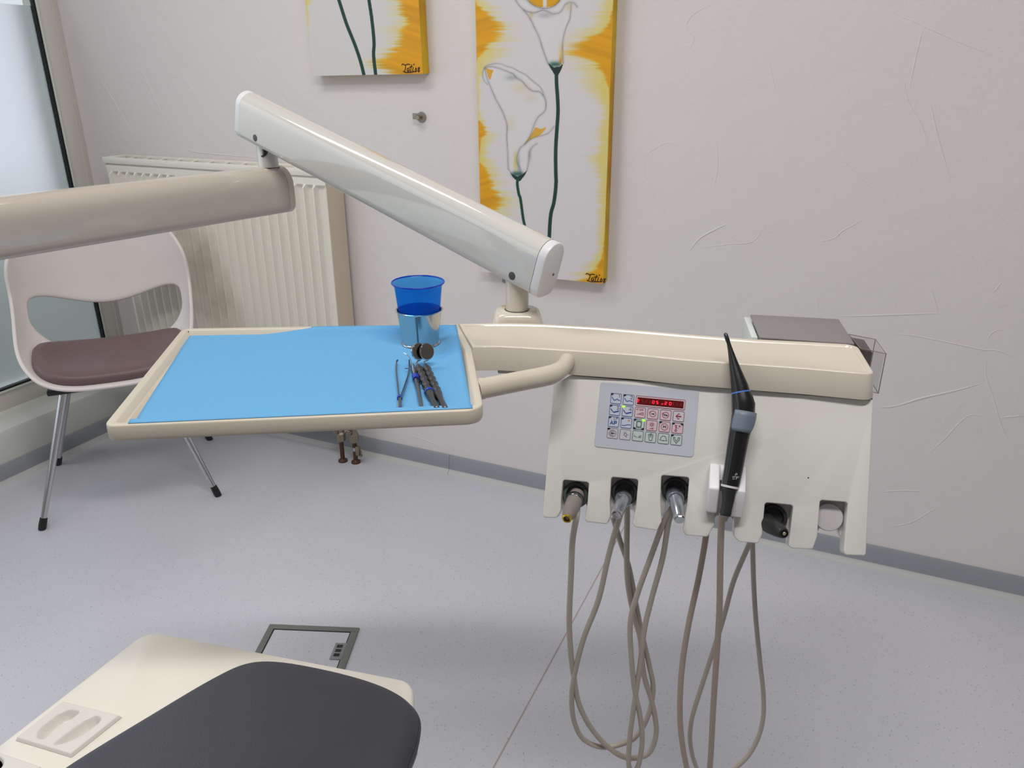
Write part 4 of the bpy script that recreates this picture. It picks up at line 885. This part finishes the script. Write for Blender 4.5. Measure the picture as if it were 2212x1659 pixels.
cent = {0: [(527, 447), (765, 470)], 1: [(510, 665), (745, 690), (980, 710), (1220, 732), (1463, 757), (1708, 782)], 2: [(490, 882), (728, 905), (962, 927), (1205, 952), (1446, 980), (1690, 1005)], 3: [(468, 1098), (705, 1123), (942, 1150), (1182, 1177), (1424, 1203), (1668, 1230)]}
cc = {}
for r, lst in cent.items():
    for c, q in enumerate(lst): cc[r, c] = kuv(*Z6([q])[0])
# regular grid fitted to the measured centres
A_ = np.array([[1, c, 0, 0] for (r, c) in cc] + [[0, 0, 1, r] for (r, c) in cc]); bvec = np.array([cc[k][0] for k in cc] + [cc[k][1] for k in cc]); g = np.linalg.lstsq(A_, bvec, rcond=None)[0]
gc = lambda r, c: np.array([g[0] + g[1] * c, g[2] + g[3] * r])
hb = abs(g[3]) * 0.455
hbx = abs(g[1]) * 0.44
for (r, c), (ink, fill, icons, led) in ICON.items():
    o_ = gc(r, c); F = lambda u, v, w, o_=o_: KF(o_[0] + u * hbx, o_[1] + v * hb, w + 0.0010)
    bm = newbm(); mats = [fill, ink]
    box = roundpoly([(-.94, -.94), (.94, -.94), (.94, .94), (-.94, .94)], .2, 4)
    add_poly_prism(bm, [F(*p, 0.0003) for p in box], [F(*p, -0.0003) for p in box], 0)
    bx = [tuple(p) for p in roundpoly([(-.94, -.94), (.94, -.94), (.94, .94), (-.94, .94)], .2, 4)]
    strokes(bm, [bx + [bx[0]]], .085, F, 0.0005, 1)
    for mi_, wd, lines in icons:
        if mi_ not in mats: mats.append(mi_)
        strokes(bm, lines, wd * 1.3, F, 0.0005 + 0.00004 * mats.index(mi_), mats.index(mi_))
    def corner(sx, sy, m):
        if m not in mats: mats.append(m)
        p = [(sx * .98, sy * .98), (sx * .45, sy * .98), (sx * .55, sy * .72), (sx * .75, sy * .62), (sx * .98, sy * .6)]
        if sx * sy < 0: p = p[::-1]
        fillpoly(bm, p, F, 0.0008, mats.index(m))
    if led in ('n', 'nm'): corner(-1, 1, I_navy)
    if led == 'nm': corner(1, 1, I_navy)
    if led == 'g': corner(-1, 1, G_led)
    if led == 'a':
        corner(-1, 1, I_navy); corner(1, 1, G_led); corner(-1, -1, I_navy); corner(1, -1, I_navy)
    mkobj('key', bm, mats, pad, smooth=None)
# red LED read-out "2    05.20"
d0 = (gc(0, 2) + gc(0, 5)) / 2; dw = (gc(0, 5)[0] - gc(0, 2)[0]) / 2 + hbx; 
FD = lambda u, v, w: KF(d0[0] + u * dw, d0[1] + v * hb * 0.98, w + 0.001)
bm = newbm(); rc = [tuple(p) for p in roundpoly([(-.985, -.90), (.985, -.90), (.985, .90), (-.985, .90)], [.06] * 4, 4)]
strokes(bm, [rc + [rc[0]]], .0, FD) if False else None
bxs = [(-.985, -.92), (.985, -.92), (.985, .92), (-.985, .92), (-.985, -.92)]
FD2 = lambda u, v, w: KF(d0[0] + u, d0[1] + v, w + 0.001)
frp = [tuple(p) for p in roundpoly([(-dw * .985, -hb * .93), (dw * .985, -hb * .93), (dw * .985, hb * .93), (-dw * .985, hb * .93)], 0.0012, 4)]
add_poly_prism(bm, [FD2(*p, 0.0003) for p in frp], [FD2(*p, -0.0003) for p in frp], 0)
strokes(bm, [frp + [frp[0]]], hb * 0.085, FD2, 0.0005, 1)
dp = [(-dw * .93, -hb * .66), (dw * .93, -hb * .66), (dw * .93, hb * .66), (-dw * .93, hb * .66)]
add_poly_prism(bm, [FD2(*p, 0.0006) for p in dp], [FD2(*p, 0.0) for p in dp], 2)
seg7 = {'0': 'abcdef', '5': 'afgcd', '2': 'abged'}
def seg(ch, cx, s=0.25, w=.16):
    p = {'a': [(-1, 1), (1, 1)], 'b': [(1, 1), (1, 0)], 'c': [(1, 0), (1, -1)], 'd': [(1, -1), (-1, -1)], 'e': [(-1, -1), (-1, 0)], 'f': [(-1, 0), (-1, 1)], 'g': [(-1, 0), (1, 0)]}
    return [[(cx + x * hb * w, y * hb * s) for x, y in p[k]] for k in seg7[ch]]
L = []
for ch, cx in (('2', -.90), ('0', -.28), ('5', -.12), ('2', .22), ('0', .40)): L += seg(ch, dw * cx)
L += [[(dw * .06, -hb * .3), (dw * .06, -hb * .12)], [(dw * .10, -hb * .3), (dw * .10, -hb * .05)]]
strokes(bm, L, hb * .10, FD2, 0.0008, 3)
L = []
for k in range(11):
    cx = dw * (-.72 + k * .155)
    if min(abs(cx - dw * q) for q in (-.90, -.28, -.12, .06, .22, .40)) > dw * .06: L += [[(cx, -hb * .28), (cx, hb * .28)]]
strokes(bm, L, hb * .30, FD2, 0.0007, 4)
mkobj('display', bm, [F_pink, I_red, mat('display_red_glass', (92, 4, 6), 0.25), mat('lit_segment', (255, 40, 70), 0.4, emit=(255, 26, 60), estr=1.6), mat('unlit_segment', (104, 10, 8), 0.4)], pad, smooth=None)
bm = newbm(); q = PP(1746, 1032, 0); box_bm(bm, q, PU, PV, PW, -0.0009, 0.0009, -0.0006, 0.0006, 0, 0.0004); fixn(bm); mkobj('pin_mark', bm, M_black, U0, smooth=None)

# clip for the camera handpiece
Q2 = lambda p: z2(p, 1500, 700, 3.4563)
M_clip = mat('white_clip', (226, 224, 228), 0.35)
cw = [puv(*q) for q in Q2([(112, 1040), (405, 1055), (385, 1425), (110, 1400)])]
u0c, u1c = (cw[0][0] + cw[3][0]) / 2, (cw[1][0] + cw[2][0]) / 2; vt, vb = cw[0][1], cw[3][1]
u0c, u1c = u0c - 0.002, u1c - 0.005
bm = newbm(); um = (u0c + u1c) / 2 - 0.001; vm = vt + (vb - vt) * 0.50
def wedge(bm, ua, ub, va, vb_, k=1):
    def wv(v): t = (v - vt) / (vb - vt); return 0.012 + 0.020 * min(t / 0.5, 1) if t < 0.5 else 0.032 - 0.016 * (t - 0.5) / 0.5
    vsx = [va + (vb_ - va) * t for t in (0, .25, .5, .75, 1)] + [vm]; vsx = sorted({round(v, 6) for v in vsx if min(va, vb_) - 1e-9 <= v <= max(va, vb_) + 1e-9}, reverse=True)
    prof = [(v, wv(v)) for v in vsx] + [(vsx[-1], -0.001), (vsx[0], -0.001)]
    loft(bm, [[PF(u, v, w) for v, w in prof] for u in (ua, ub)])
for nm, ua, ub, va, vbb in (('clip_prong', u0c, um - 0.0085, vt, vb), ('clip_prong', um + 0.0085, u1c, vt, vb - 0.002), ):
    bm = newbm(); wedge(bm, ua, ub, va, vbb); bevel(bm, 0.0022, 3, 25); mkobj(nm, bm, M_clip, U0, smooth=50)
bm = newbm(); wv0 = 0.014
prof = [(vt, 0.010), (vt + (vb - vt) * 0.32, 0.016), (vt + (vb - vt) * 0.34, 0.0), (vt, -0.001)]
loft(bm, [[PF(u, v, w) for v, w in prof] for u in (um - 0.010, um + 0.010)]); bevel(bm, 0.001, 2, 40); mkobj('clip_bridge', bm, M_clip, U0, smooth=50)

# grey lidded box and acrylic case behind the right end of the worktop
M_boxw = mat('pale_green_white', (214, 222, 216), 0.4)
zb = TZ + 0.0015
tp = [Z(*p, zb) for p in ((1621, 679), (1812, 689), (1846, 742), (1641, 728))]
bx_ = thing('instrument_box', 'grey-lidded box with clear acrylic case behind the right end of the console', 'box', (tp[3] + tp[2]) / 2 - ZU * (zb - (TZ - 0.036)) + 0.02 * unit(tp[0] - tp[3]))
bm = newbm(); add_poly_prism(bm, tp, [p - ZU * 0.003 for p in tp]); bevel(bm, 0.001); mkobj('lid', bm, M_shaft, bx_)
inn = [p[:2] for p in tp]; inn = inset(inn, 0.003)
bm = newbm(); add_poly_prism(bm, lift(inn, zb - 0.003), lift(inset(inn, 0.001), zb - 0.070)); bevel(bm, 0.0015); mkobj('body', bm, M_boxw, bx_)
e0 = unit(tp[3] - tp[2]); 
bm = newbm(); lx = -unit(tp[2] - tp[3]); ly = unit(tp[0] - tp[3]); wl = np.linalg.norm(tp[0] - tp[3])
box_bm(bm, tp[3] + ly * 0.0, lx, ly, ZU, 0.0005, 0.010, 0.01, wl - 0.002, -0.070, -0.004); bevel(bm, 0.0015); mkobj('side_flange', bm, M_boxw, bx_)
bm = newbm(); box_bm(bm, tp[3] + lx * 0.004, lx, ly, ZU, 0.0064, 0.0068, 0.016, 0.030, -0.050, -0.012); fixn(bm); mkobj('side_label', bm, mat('cream_label', (236, 230, 206), 0.5), bx_, smooth=None)
za = TZ - 0.006
aq = [Z(*p, za) for p in ((1833, 722), (1891, 733), (1914, 764), (1858, 752))]
def shell_box(top, h, t):
    bm = newbm(); o_ = [p[:2] for p in top]; i_ = inset(o_, t)
    loft(bm, [lift(i_, za - t), lift(i_, za - h), lift(o_, za - h), lift(o_, za)], False, False)
    bm.faces.new([bm.verts.new(p) for p in lift(o_, za)]); bm.faces.new([bm.verts.new(p) for p in lift(i_, za - t)]); bmesh.ops.remove_doubles(bm, verts=bm.verts, dist=1e-6); fixn(bm); return bm
mkobj('acrylic_case', shell_box(aq, 0.060, 0.0015), M_acryl, bx_, smooth=None)
bm = newbm()
for i in range(4):
    p0, p1 = aq[i], aq[(i + 1) % 4]; tube(bm, [p0, p1], 0.0006, 6); tube(bm, [p0, p0 - ZU * 0.060], 0.0006, 6); tube(bm, [p0 - ZU * 0.060, p1 - ZU * 0.060], 0.0006, 6)
fixn(bm); mkobj('case_edge', bm, mat('acrylic_edge', (128, 122, 118), 0.3), bx_, smooth=None)
dk = [aq[0] * .97 + aq[1] * .03, aq[0] * .35 + aq[1] * .65, aq[3] * .42 + aq[2] * .58, aq[3] * .97 + aq[2] * .03]
dk = [p[:2] for p in dk]; bm = newbm(); add_poly_prism(bm, lift(inset(dk, 0.002), za - 0.003), lift(inset(dk, 0.002), za - 0.045)); bevel(bm, 0.001); mkobj('dark_insert', bm, mat('brown_black', (62, 54, 52), 0.35), bx_)

# ------------------------------------------------------------------ handpieces in their holders
def hosepath(lst, per=8, r=0.0037):
    return smoothpath([YP(x, y, yy) for x, y, yy in lst], per)
A8 = lambda x, y: (1180 + x / 2.518, 1000 + y / 2.518)
def H8(lst, y0, y1):
    n = len(lst); return [(*A8(x, y), y0 + (y1 - y0) * i / (n - 1)) for i, (x, y) in enumerate(lst)]
def add_hose(t, lst, m, r=0.0037):
    p = smoothpath([YP(*q) for q in lst], 8); bm = newbm(); tube(bm, p, r, 12); fixn(bm); mkobj('hose', bm, m, t, smooth=180)
# 1: grey motor with gold-rimmed socket
def inst(name, label, px0, w0, group='handpieces in the console holders', cat='handpiece'):
    return thing(name, label, cat, PP(*px0, w=w0), group)
M_taupe = mat('taupe_sleeve', (132, 122, 118), 0.35)
pa, pb = PP(1247, 1068, -0.012), PP(1224.5, 1120, 0.034)
t = inst('motor_handpiece', 'grey motor handpiece with gold-rimmed open socket in the leftmost holder', (1247, 1068), -0.012)
ax = unit(pb - pa); Lh = np.linalg.norm(pb - pa)
bm = newbm(); lathe(bm, pa, ax, [(0.0105, 0), (0.0112, Lh * .25), (0.0105, Lh * .5), (0.0088, Lh * .85), (0.0066, Lh - .001)], 32); fixn(bm); mkobj('sleeve', bm, M_taupe, t)
bm = newbm(); lathe(bm, pa, ax, [(0.0116, Lh * .16), (0.0120, Lh * .2), (0.0120, Lh * .27), (0.0114, Lh * .29)], 32); fixn(bm); mkobj('collar', bm, M_dsteel, t)
bm = newbm(); lathe(bm, pb - ax * 0.001, ax, [(0.0065, 0), (0.0066, 0.002), (0.0058, 0.0028), (0.0044, 0.0022), (0.0042, -0.004)], 28, False, False); fixn(bm); mkobj('socket_ring', bm, M_gold, t)
bm = newbm(); lathe(bm, pb - ax * 0.001, ax, [(0.0043, -0.002), (0.0043, 0.0008), (0.0026, 0.0008), (0.0022, -0.002)], 20); fixn(bm); mkobj('socket', bm, mat('socket_dark', (60, 40, 16), 0.4), t)
add_hose(t, [(1247, 1095, 0.932)] + H8([(165, 290), (143, 420), (135, 600), (125, 850), (133, 1030), (148, 1150), (175, 1300), (230, 1420), (310, 1520), (400, 1590), (480, 1605), (555, 1580), (590, 1510), (598, 1430), (575, 1300), (530, 1150), (512, 960), (482, 850), (450, 700), (438, 550), (440, 260)], 0.905, 0.965) + [(1352, 1080, 0.968)], M_hose, 0.0043)
# 2 and 3: steel coupling heads
def head(name, label, p0, p1, p2, r0, hose):
    a0, b0, c0 = PP(*p0, w=-0.012), PP(*p1, w=0.010), PP(*p2, w=0.030)
    t = inst(name, label, p0, -0.012); ax = unit(b0 - a0)
    bm = newbm(); lathe(bm, a0 - ax * 0.004, ax, [(r0, 0), (r0, 0.018), (r0 * .93, 0.020), (r0 * .8, 0.0205)], 32); fixn(bm); mkobj('collar', bm, M_satin, t)
    st = a0 + ax * 0.012
    pts = smoothpath([st, (st + c0) / 2 + PW * 0.003, c0], 6)
    bm = newbm(); n_ = len(pts); tube(bm, pts, [r0 * (.84 - .34 * (i / (n_ - 1)) ** .8) for i in range(n_)], 24); fixn(bm); mkobj('body', bm, M_satin, t)
    ax2 = unit(c0 - st)
    bm = newbm(); lathe(bm, c0 - ax2 * 0.014, ax2, [(r0 * .56, 0), (r0 * .60, 0.001), (r0 * .52, 0.003), (r0 * .60, 0.004), (r0 * .60, 0.014), (r0 * .54, 0.0155), (r0 * .3, 0.016)], 10); fixn(bm); mkobj('nozzle', bm, M_steel, t, smooth=20)
    bm = newbm(); lathe(bm, c0 - ax2 * 0.016 + PW * r0 * .45, PW, [(0.0022, 0), (0.0022, 0.002), (0.001, 0.003)], 12); fixn(bm); mkobj('valve_pin', bm, M_gold, t)
    add_hose(t, hose, M_hose, 0.0041)
head('turbine_coupling', 'silver handpiece tilted left in the second holder from the left', (1348, 1074), (1345, 1082), (1332, 1112), 0.0115,
     [(1348, 1092, 0.925)] + H8([(400, 290), (340, 500), (285, 740), (205, 950), (158, 1130), (138, 1270), (150, 1400), (200, 1500), (300, 1545), (420, 1525), (495, 1480), (555, 1370), (582, 1230), (560, 1100), (525, 950), (490, 780), (450, 570), (400, 420), (365, 300)], 0.900, 0.975))
head('turbine_coupling', 'silver handpiece tilted right in the third holder from the left', (1457, 1070), (1461, 1085), (1468, 1122), 0.0118,
     [(1455, 1092, 0.915)] + H8([(640, 320), (565, 520), (500, 700), (458, 860), (462, 1050), (480, 1230), (507, 1360), (522, 1500), (505, 1630), (475, 1680), (448, 1640), (456, 1480), (480, 1300), (510, 1100), (535, 900), (575, 730), (632, 520), (668, 310)], 0.915, 0.915) + [(1460, 1085, 0.918)])
# 5: black handpiece, small light tip
pa, pb = PP(1656, 1128, -0.012), PP(1693, 1152, 0.030)
t = inst('black_handpiece', 'black handpiece with small metal-centred tip in the right holder', (1656, 1128), -0.012)
ax = unit(pb - pa); Lh = np.linalg.norm(pb - pa)
bm = newbm(); lathe(bm, pa, ax, [(0.0120, 0), (0.0118, Lh * .3), (0.0100, Lh * .65), (0.0075, Lh * .95), (0.0062, Lh)], 32); fixn(bm); mkobj('sleeve', bm, M_dark, t)
bm = newbm(); lathe(bm, pb - ax * 0.001, ax, [(0.0060, 0), (0.0058, 0.0025), (0.004, 0.003), (0.0032, 0.0005)], 24); fixn(bm); mkobj('tip_ring', bm, M_black, t)
bm = newbm(); lathe(bm, pb - ax * 0.001, ax, [(0.0024, 0), (0.0024, 0.003), (0.0016, 0.0036)], 18); fixn(bm); mkobj('contact', bm, mat('tip_contact', (190, 172, 150), 0.35, metal=0.7), t)
add_hose(t, [(1640, 1120, 0.945)] + H8([(1115, 400), (1100, 450), (1020, 640), (962, 850), (905, 1030), (840, 1230), (790, 1400), (785, 1540), (830, 1680), (920, 1730), (1040, 1650), (1120, 1560), (1172, 1430), (1182, 1280), (1160, 1060), (1140, 850), (1128, 650), (1122, 440)], 0.925, 0.955) + [(1624, 1120, 0.955)], M_hose, 0.0037)
# 4: intra-oral camera standing in the clip
WC = 0.030
def CW(px, py, w=WC): return PP(px, py, w)
t = thing('camera_handpiece', 'black wand handpiece with blue band and grey button, upright in white clip', 'handpiece', PP(1570, 1110, WC), 'handpieces in the console holders')
prof = [(228, 68, 9), (234, 80, 15), (246, 115, 16), (256, 145, 14), (270, 200, 20), (292, 290, 33), (315, 380, 48), (336, 460, 62), (345, 505, 67)]
def sec_path(prof, nm, m, k0=True, w0=WC, wl=0.0):
    pts, rr_ = [], []
    for i, (x, y, r) in enumerate(prof):
        q = Q2([(x, y)])[0]; p = CW(*q, w=w0 + wl); z = (p - CO) @ FW; pts.append(p); rr_.append(r / 3.4563 / FPX * z)
    bm = newbm(); tube(bm, pts, rr_, 28); fixn(bm); return mkobj(nm, bm, m, t, smooth=60)
sec_path(prof, 'tip', M_black)
sec_path([(345, 504, 69.5), (347, 514, 71)], 'blue_band', mat('blue_ring', (70, 120, 200), 0.3))
sec_path([(347, 513, 69), (357, 560, 80), (366, 600, 86), (364, 680, 84), (350, 760, 80), (334, 830, 76), (322, 900, 74), (305, 1000, 71), (290, 1090, 69), (272, 1180, 67), (266, 1212, 64)], 'barrel', M_black)
sec_path([(266, 1206, 68), (263, 1222, 64)], 'white_ring', M_cap)
sec_path([(263, 1218, 56), (258, 1250, 52), (250, 1330, 42), (240, 1380, 40), (233, 1410, 43), (230, 1432, 38)], 'boot', M_dark)
# button patch wrapped over the barrel
def patch(rows, nm, m, lift_=0.0008):
    bm = newbm(); gr = []
    for (x, y, r, a0, a1) in rows:
        q = Q2([(x, y)])[0]; c = CW(*q); z = (c - CO) @ FW; R = r / 3.4563 / FPX * z + lift_
        pr, nx_ = Q2([(x, y)])[0], None
        tdir = unit(CW(*Q2([(x - 10, y + 60)])[0]) - CW(*Q2([(x + 10, y - 60)])[0])); out_ = unit(CO - c); out_ = unit(out_ - tdir * (out_ @ tdir)); sd = unit(np.cross(tdir, out_)); sd = sd if sd[0] > 0 else -sd
        gr.append([c + R * (math.sin(math.radians(a)) * sd + math.cos(math.radians(a)) * out_) for a in np.linspace(a0, a1, 14)])
    vs = [[bm.verts.new(p) for p in r_] for r_ in gr]
    for r0, r1 in zip(vs[:-1], vs[1:]):
        for i in range(len(r0) - 1): bm.faces.new((r0[i], r0[i + 1], r1[i + 1], r1[i]))
    fixn(bm); o = mkobj(nm, bm, m, t, smooth=60); md = o.modifiers.new('s', 'SOLIDIFY'); md.thickness = 0.0012; return o
patch([(366, 652, 86, -40, 88), (362, 690, 85, -44, 90), (352, 740, 84, -48, 80), (345, 780, 82, -48, 64), (340, 808, 80, -40, 50)], 'button_pad', M_pad)
q = PP(*Q2([(309, 1150)])[0], w=WC + 0.0175)
M_ink = mat('white_print', (200, 200, 204), 0.5)
bm = newbm(); ft = lambda u, v, w: q + PU * u + PV * v + PW * w
strokes(bm, [[(-.0018, .0035), (.0012, .0045), (.001, .006), (-.0006, .0058), (-.0006, .0035)], [(-.0045, .0015), (.004, .0022)], [(-.0045, 0), (-.001, .0004)], [(0, .0002), (.0035, .0007)], [(-.0042, -.0018), (-.001, -.0014)], [(.0005, -.0018), (.001, .002)]], 0.0004, ft, 0.0008)
mkobj('fine_print', bm, M_ink, t, smooth=None)
add_hose(t, [(1566, 1108, (PP(1566, 1108, WC - 0.002))[1])] + H8([(955, 300), (947, 500), (942, 800), (930, 1000), (910, 1300), (885, 1700), (840, 1790), (790, 1740), (752, 1600), (728, 1400), (735, 1150), (770, 900), (830, 620), (868, 400)], 0.866, 0.93) + [(1527, 1120, 0.94)], M_hose2, 0.0044)

# ------------------------------------------------------------------ blue paper and things on the tray
PZ = TZ - 0.0085
def paper():
    H_ = 0.0089
    c = [Z(413, 720, PZ), Z(986, 702, PZ + H_), Z(1021, 882, PZ + H_), Z(276, 915, PZ + H_)]
    N, Mx = 60, 60; bm = newbm(); vs = {}
    for i in range(N + 1):
        for j in range(Mx + 1):
            u, v = i / N, j / Mx; p = (c[0] * (1 - u) + c[1] * u) * (1 - v) + (c[3] * (1 - u) + c[2] * u) * v
            h = max(float(sst(.93, .985, u)) * float(sst(1.0, 0.35, v)), float(sst(.925, .965, v)), float(sst(.075, .035, v)) * float(sst(.25, .5, u)))
            vs[i, j] = bm.verts.new(np.array([p[0], p[1], PZ + 0.0006 + (H_ - 0.0006) * h + 0.0003 * math.sin(u * 17) * math.sin(v * 9) * (1 - h)]))
    for i in range(N):
        for j in range(Mx): bm.faces.new((vs[i, j], vs[i + 1, j], vs[i + 1, j + 1], vs[i, j + 1]))
    fixn(bm); o = mkobj('paper_sheet', bm, M_paper, None, loc=Z(640, 830, PZ), smooth=60); md = o.modifiers.new('s', 'SOLIDIFY'); md.thickness = 0.0004; md.offset = 1
    tag(o, 'light blue paper sheet lining the cream tray', 'paper'); return o
paper()
ST = PZ + 0.0012
# can and cup
cb = Z(909, 741, ST)
r_t = 0.0323; r_b = 0.0262
ct = thing('metal_cup_holder', 'small shiny tin can holding the blue cup on the tray', 'can', cb)
zt = YP(907, 667, cb[1])[2]; hc = zt - cb[2]
bm = newbm(); lathe(bm, cb, ZU, [(r_b + .0012, 0), (r_b + .002, .0012), (r_b + .0012, .0025), (r_b, .003), (r_t - .0006, hc - .0025), (r_t + .0012, hc - .0018), (r_t + .0018, hc - .0006), (r_t + .0008, hc), (r_t - .0006, hc - .0006), (r_t - .0014, hc - .004), (r_b - .0015, .003)], 64); fixn(bm); mkobj('can_body', bm, mat('tin', (196, 198, 198), 0.17, metal=1), ct, smooth=40)
bm = newbm(); dsm = unit(np.array([-0.02, -1, 0])); 
a_ = cb + ZU * .004 + dsm * (r_b + .0002); b_2 = cb + ZU * (hc - .004) + dsm * (r_t - .0004); tube(bm, [a_, b_2], .0012, 8); fixn(bm); mkobj('side_seam', bm, M_dsteel, ct)
zr = YP(906, 608, cb[1])[2]; r_c = 57.0 / FPX * ((np.array([cb[0], cb[1], zr]) - CO) @ FW)
cz0 = cb[2] + 0.012; hh = zr - cz0; rb2 = r_c * 0.70
cup = thing('plastic_cup', 'translucent blue plastic cup standing in the tin can', 'cup', (cb[0], cb[1], cz0))
pr = [(rb2 - .001, 0), (rb2, .001)]
for k in range(1, 25):
    tt = k / 25; r = rb2 + (r_c - .0035 - rb2) * tt; pr.append((r + (0.00025 if k % 2 and k > 6 else 0), tt * (hh - .004)))
pr += [(r_c - .003, hh - .006), (r_c - .0012, hh - .0025), (r_c, hh - .0006), (r_c - .0006, hh), (r_c - .0022, hh - .0012), (r_c - .0042, hh - .006)]
for k in range(24, 0, -4): tt = k / 25; pr.append((rb2 + (r_c - .0035 - rb2) * tt - .0006, tt * (hh - .004)))
pr += [(rb2 - .001, .0012), (.001, .0012)]
bm = newbm(); lathe(bm, (cb[0], cb[1], cz0), ZU, pr, 64, True, True); fixn(bm); mkobj('cup_wall', bm, M_cup, cup, smooth=50)
bm = newbm()
tr = [np.array([cb[0], cb[1], zr - .0008]) + (r_c - .0004) * np.array([math.cos(q), math.sin(q), 0]) for q in np.linspace(0, 2 * math.pi, 65)]
tube(bm, tr, .0011, 8); fixn(bm); mkobj('rolled_rim', bm, mat('deep_blue_plastic', (16, 54, 176), 0.25), cup, smooth=60)

G_TOOLS = 'dental tools on the blue paper'
def Zt(px, py, h=0.0): return Z(px, py, ST + h)
# tweezers
a0 = Zt(864, 882, .004); t = thing('tweezers', 'open steel college tweezers with blue marks, leftmost tool on the paper', 'tweezers', Zt(866, 850), G_TOOLS)
for pth, wd in (([(863, 884), (862, 862), (859, 830), (856, 800), (857, 782), (859, 778)], 0), ([(864, 884), (866, 862), (873, 840), (881, 815), (884, 795), (884, 778)], 1)):
    pts = smoothpath([Zt(x, y, .004 + .003 * (i == 5)) for i, (x, y) in enumerate(pth)], 6); n_ = len(pts)
    bm = newbm(); rr_ = [0.0026 - 0.0017 * (i / (n_ - 1)) ** 1.6 for i in range(n_)]
    rings = []
    for i, p in enumerate(pts):
        tt = unit(pts[min(i + 1, n_ - 1)] - pts[max(i - 1, 0)]); s_ = unit(np.cross(tt, ZU)); rings.append([p + s_ * .0008 * x + ZU * (rr_[i] * 1.1) * y for x, y in ((1, 1), (-1, 1), (-1, -1), (1, -1))])
    loft(bm, rings); fixn(bm); mkobj('arm', bm, M_dsteel, t, smooth=None)
bm = newbm(); tube(bm, [Zt(863.5, 888, .004), Zt(863.5, 868, .004)], [.0036, .0030], 8, squash=.8); fixn(bm); q = mkobj('joint', bm, M_steel, t, smooth=20)
for y in (888, 861): bm = newbm(); tube(bm, [Zt(863.3, y, .0042), Zt(863.3, y - 4, .0042)], .0033, 10); fixn(bm); mkobj('blue_mark', bm, M_blue, t)
bm = newbm(); tube(bm, [Zt(883, 796, .005), Zt(874, 796, .005)], .0006, 8); fixn(bm); mkobj('guide_pin', bm, M_dsteel, t)
# probe
t = thing('dental_probe', 'thin steel probe with blue ring between the tweezers and mirrors', 'probe', Zt(900, 840), G_TOOLS)
bm = newbm(); pts = smoothpath([Zt(x, y, h) for x, y, h in ((872, 762, .010), (881, 768, .008), (886, 776, .006), (890, 787, .0048), (892, 792, .0048))], 5); tube(bm, pts, [0.0003 + .0007 * i / (len(pts) - 1) for i in range(len(pts))], 8); fixn(bm); mkobj('tip', bm, M_steel, t)
hd = [Zt(x, y, .0045) for x, y in ((891, 788), (897, 812), (899, 820), (903, 838), (912, 888))]
bm = newbm(); tube(bm, [hd[0], hd[0] * .9 + hd[1] * .1, hd[1]], [.0022, .0033, .0034], 16); fixn(bm); mkobj('grip', bm, M_steel, t)
bm = newbm(); tube(bm, [hd[1], hd[2]], .0044, 16); fixn(bm); mkobj('blue_ring', bm, M_blue, t)
bm = newbm(); tube(bm, [hd[2], hd[2] * .8 + hd[3] * .2, hd[3], hd[3] * .1 + hd[4] * .9, hd[4]], [.0034, .0036, .0026, .0025, .0024], 8); fixn(bm); mkobj('handle', bm, M_dsteel, t, smooth=20)
# mirrors
def mirror(label, hp_, hc_, ring_at, pin):
    a, b = Zt(*hp_[0], .0055), Zt(*hp_[1], .0050); ax = unit(b - a); L = np.linalg.norm(b - a)
    t = thing('mouth_mirror', label, 'mouth mirror', (a + b) / 2 - ZU * .005, G_TOOLS)
    pr = [(.0014, 0), (.0030, .008)]
    for k in range(5):
        z_ = .010 + k * L * .115; pr += [(.0030, z_), (.0046, z_ + L * .055), (.0048, z_ + L * .07), (.0034, z_ + L * .105)]
    z_ = .010 + 5 * L * .115; pr += [(.0046, z_ + .003), (.0044, z_ + .008), (.0030, z_ + .022), (.0036, L - .010), (.0040, L - .001), (.0032, L)]
    pr = [(r * 1.18, z_) for r, z_ in pr]; bm = newbm(); lathe(bm, a, ax, pr, 14); fixn(bm); mkobj('handle', bm, mat('gunmetal_handle', (76, 76, 80), 0.3, metal=0.5), t, smooth=30)
    if ring_at:
        bm = newbm(); lathe(bm, a + ax * L * ring_at, ax, [(.0056, 0), (.0062, .001), (.0062, .0035), (.0056, .0045)], 20); fixn(bm); mkobj('blue_ring', bm, M_blue, t)
    c = YP(*hc_, a[1] + .004)
    nrm = unit(CO - c + np.array([0.75, 0, 0.05])); R = 18.6 / FPX * ((c - CO) @ FW)
    low = c - unit(ZU - nrm * nrm[2]) * R
    bm = newbm(); tube(bm, smoothpath([a + ax * .002, a - ax * .006 + ZU * .002, low - nrm * .001], 5), .0011, 10); fixn(bm); mkobj('stem', bm, M_steel, t)
    bm = newbm(); lathe(bm, c - nrm * .0016, nrm, [(R * .7, -.001), (R, 0), (R, .002), (R * .93, .0024)], 40); fixn(bm); q = mkobj('mirror_head', bm, M_steel, t)
    bm = newbm(); lathe(bm, c + nrm * .0009, nrm, [(R * .92, 0), (R * .91, .0003)], 40); fixn(bm); mkobj('mirror_glass', bm, mat('mirror_dark', (140, 134, 126), 0.06, metal=1), q)
mirror('mouth mirror with blue ring on its dark handle, just right of the probe', [(902, 788), (944, 886)], (905, 759), 0.62, None)
mirror('mouth mirror without a ring, rightmost tool on the paper', [(918, 787), (962, 886)], (922, 759.5), None, None)
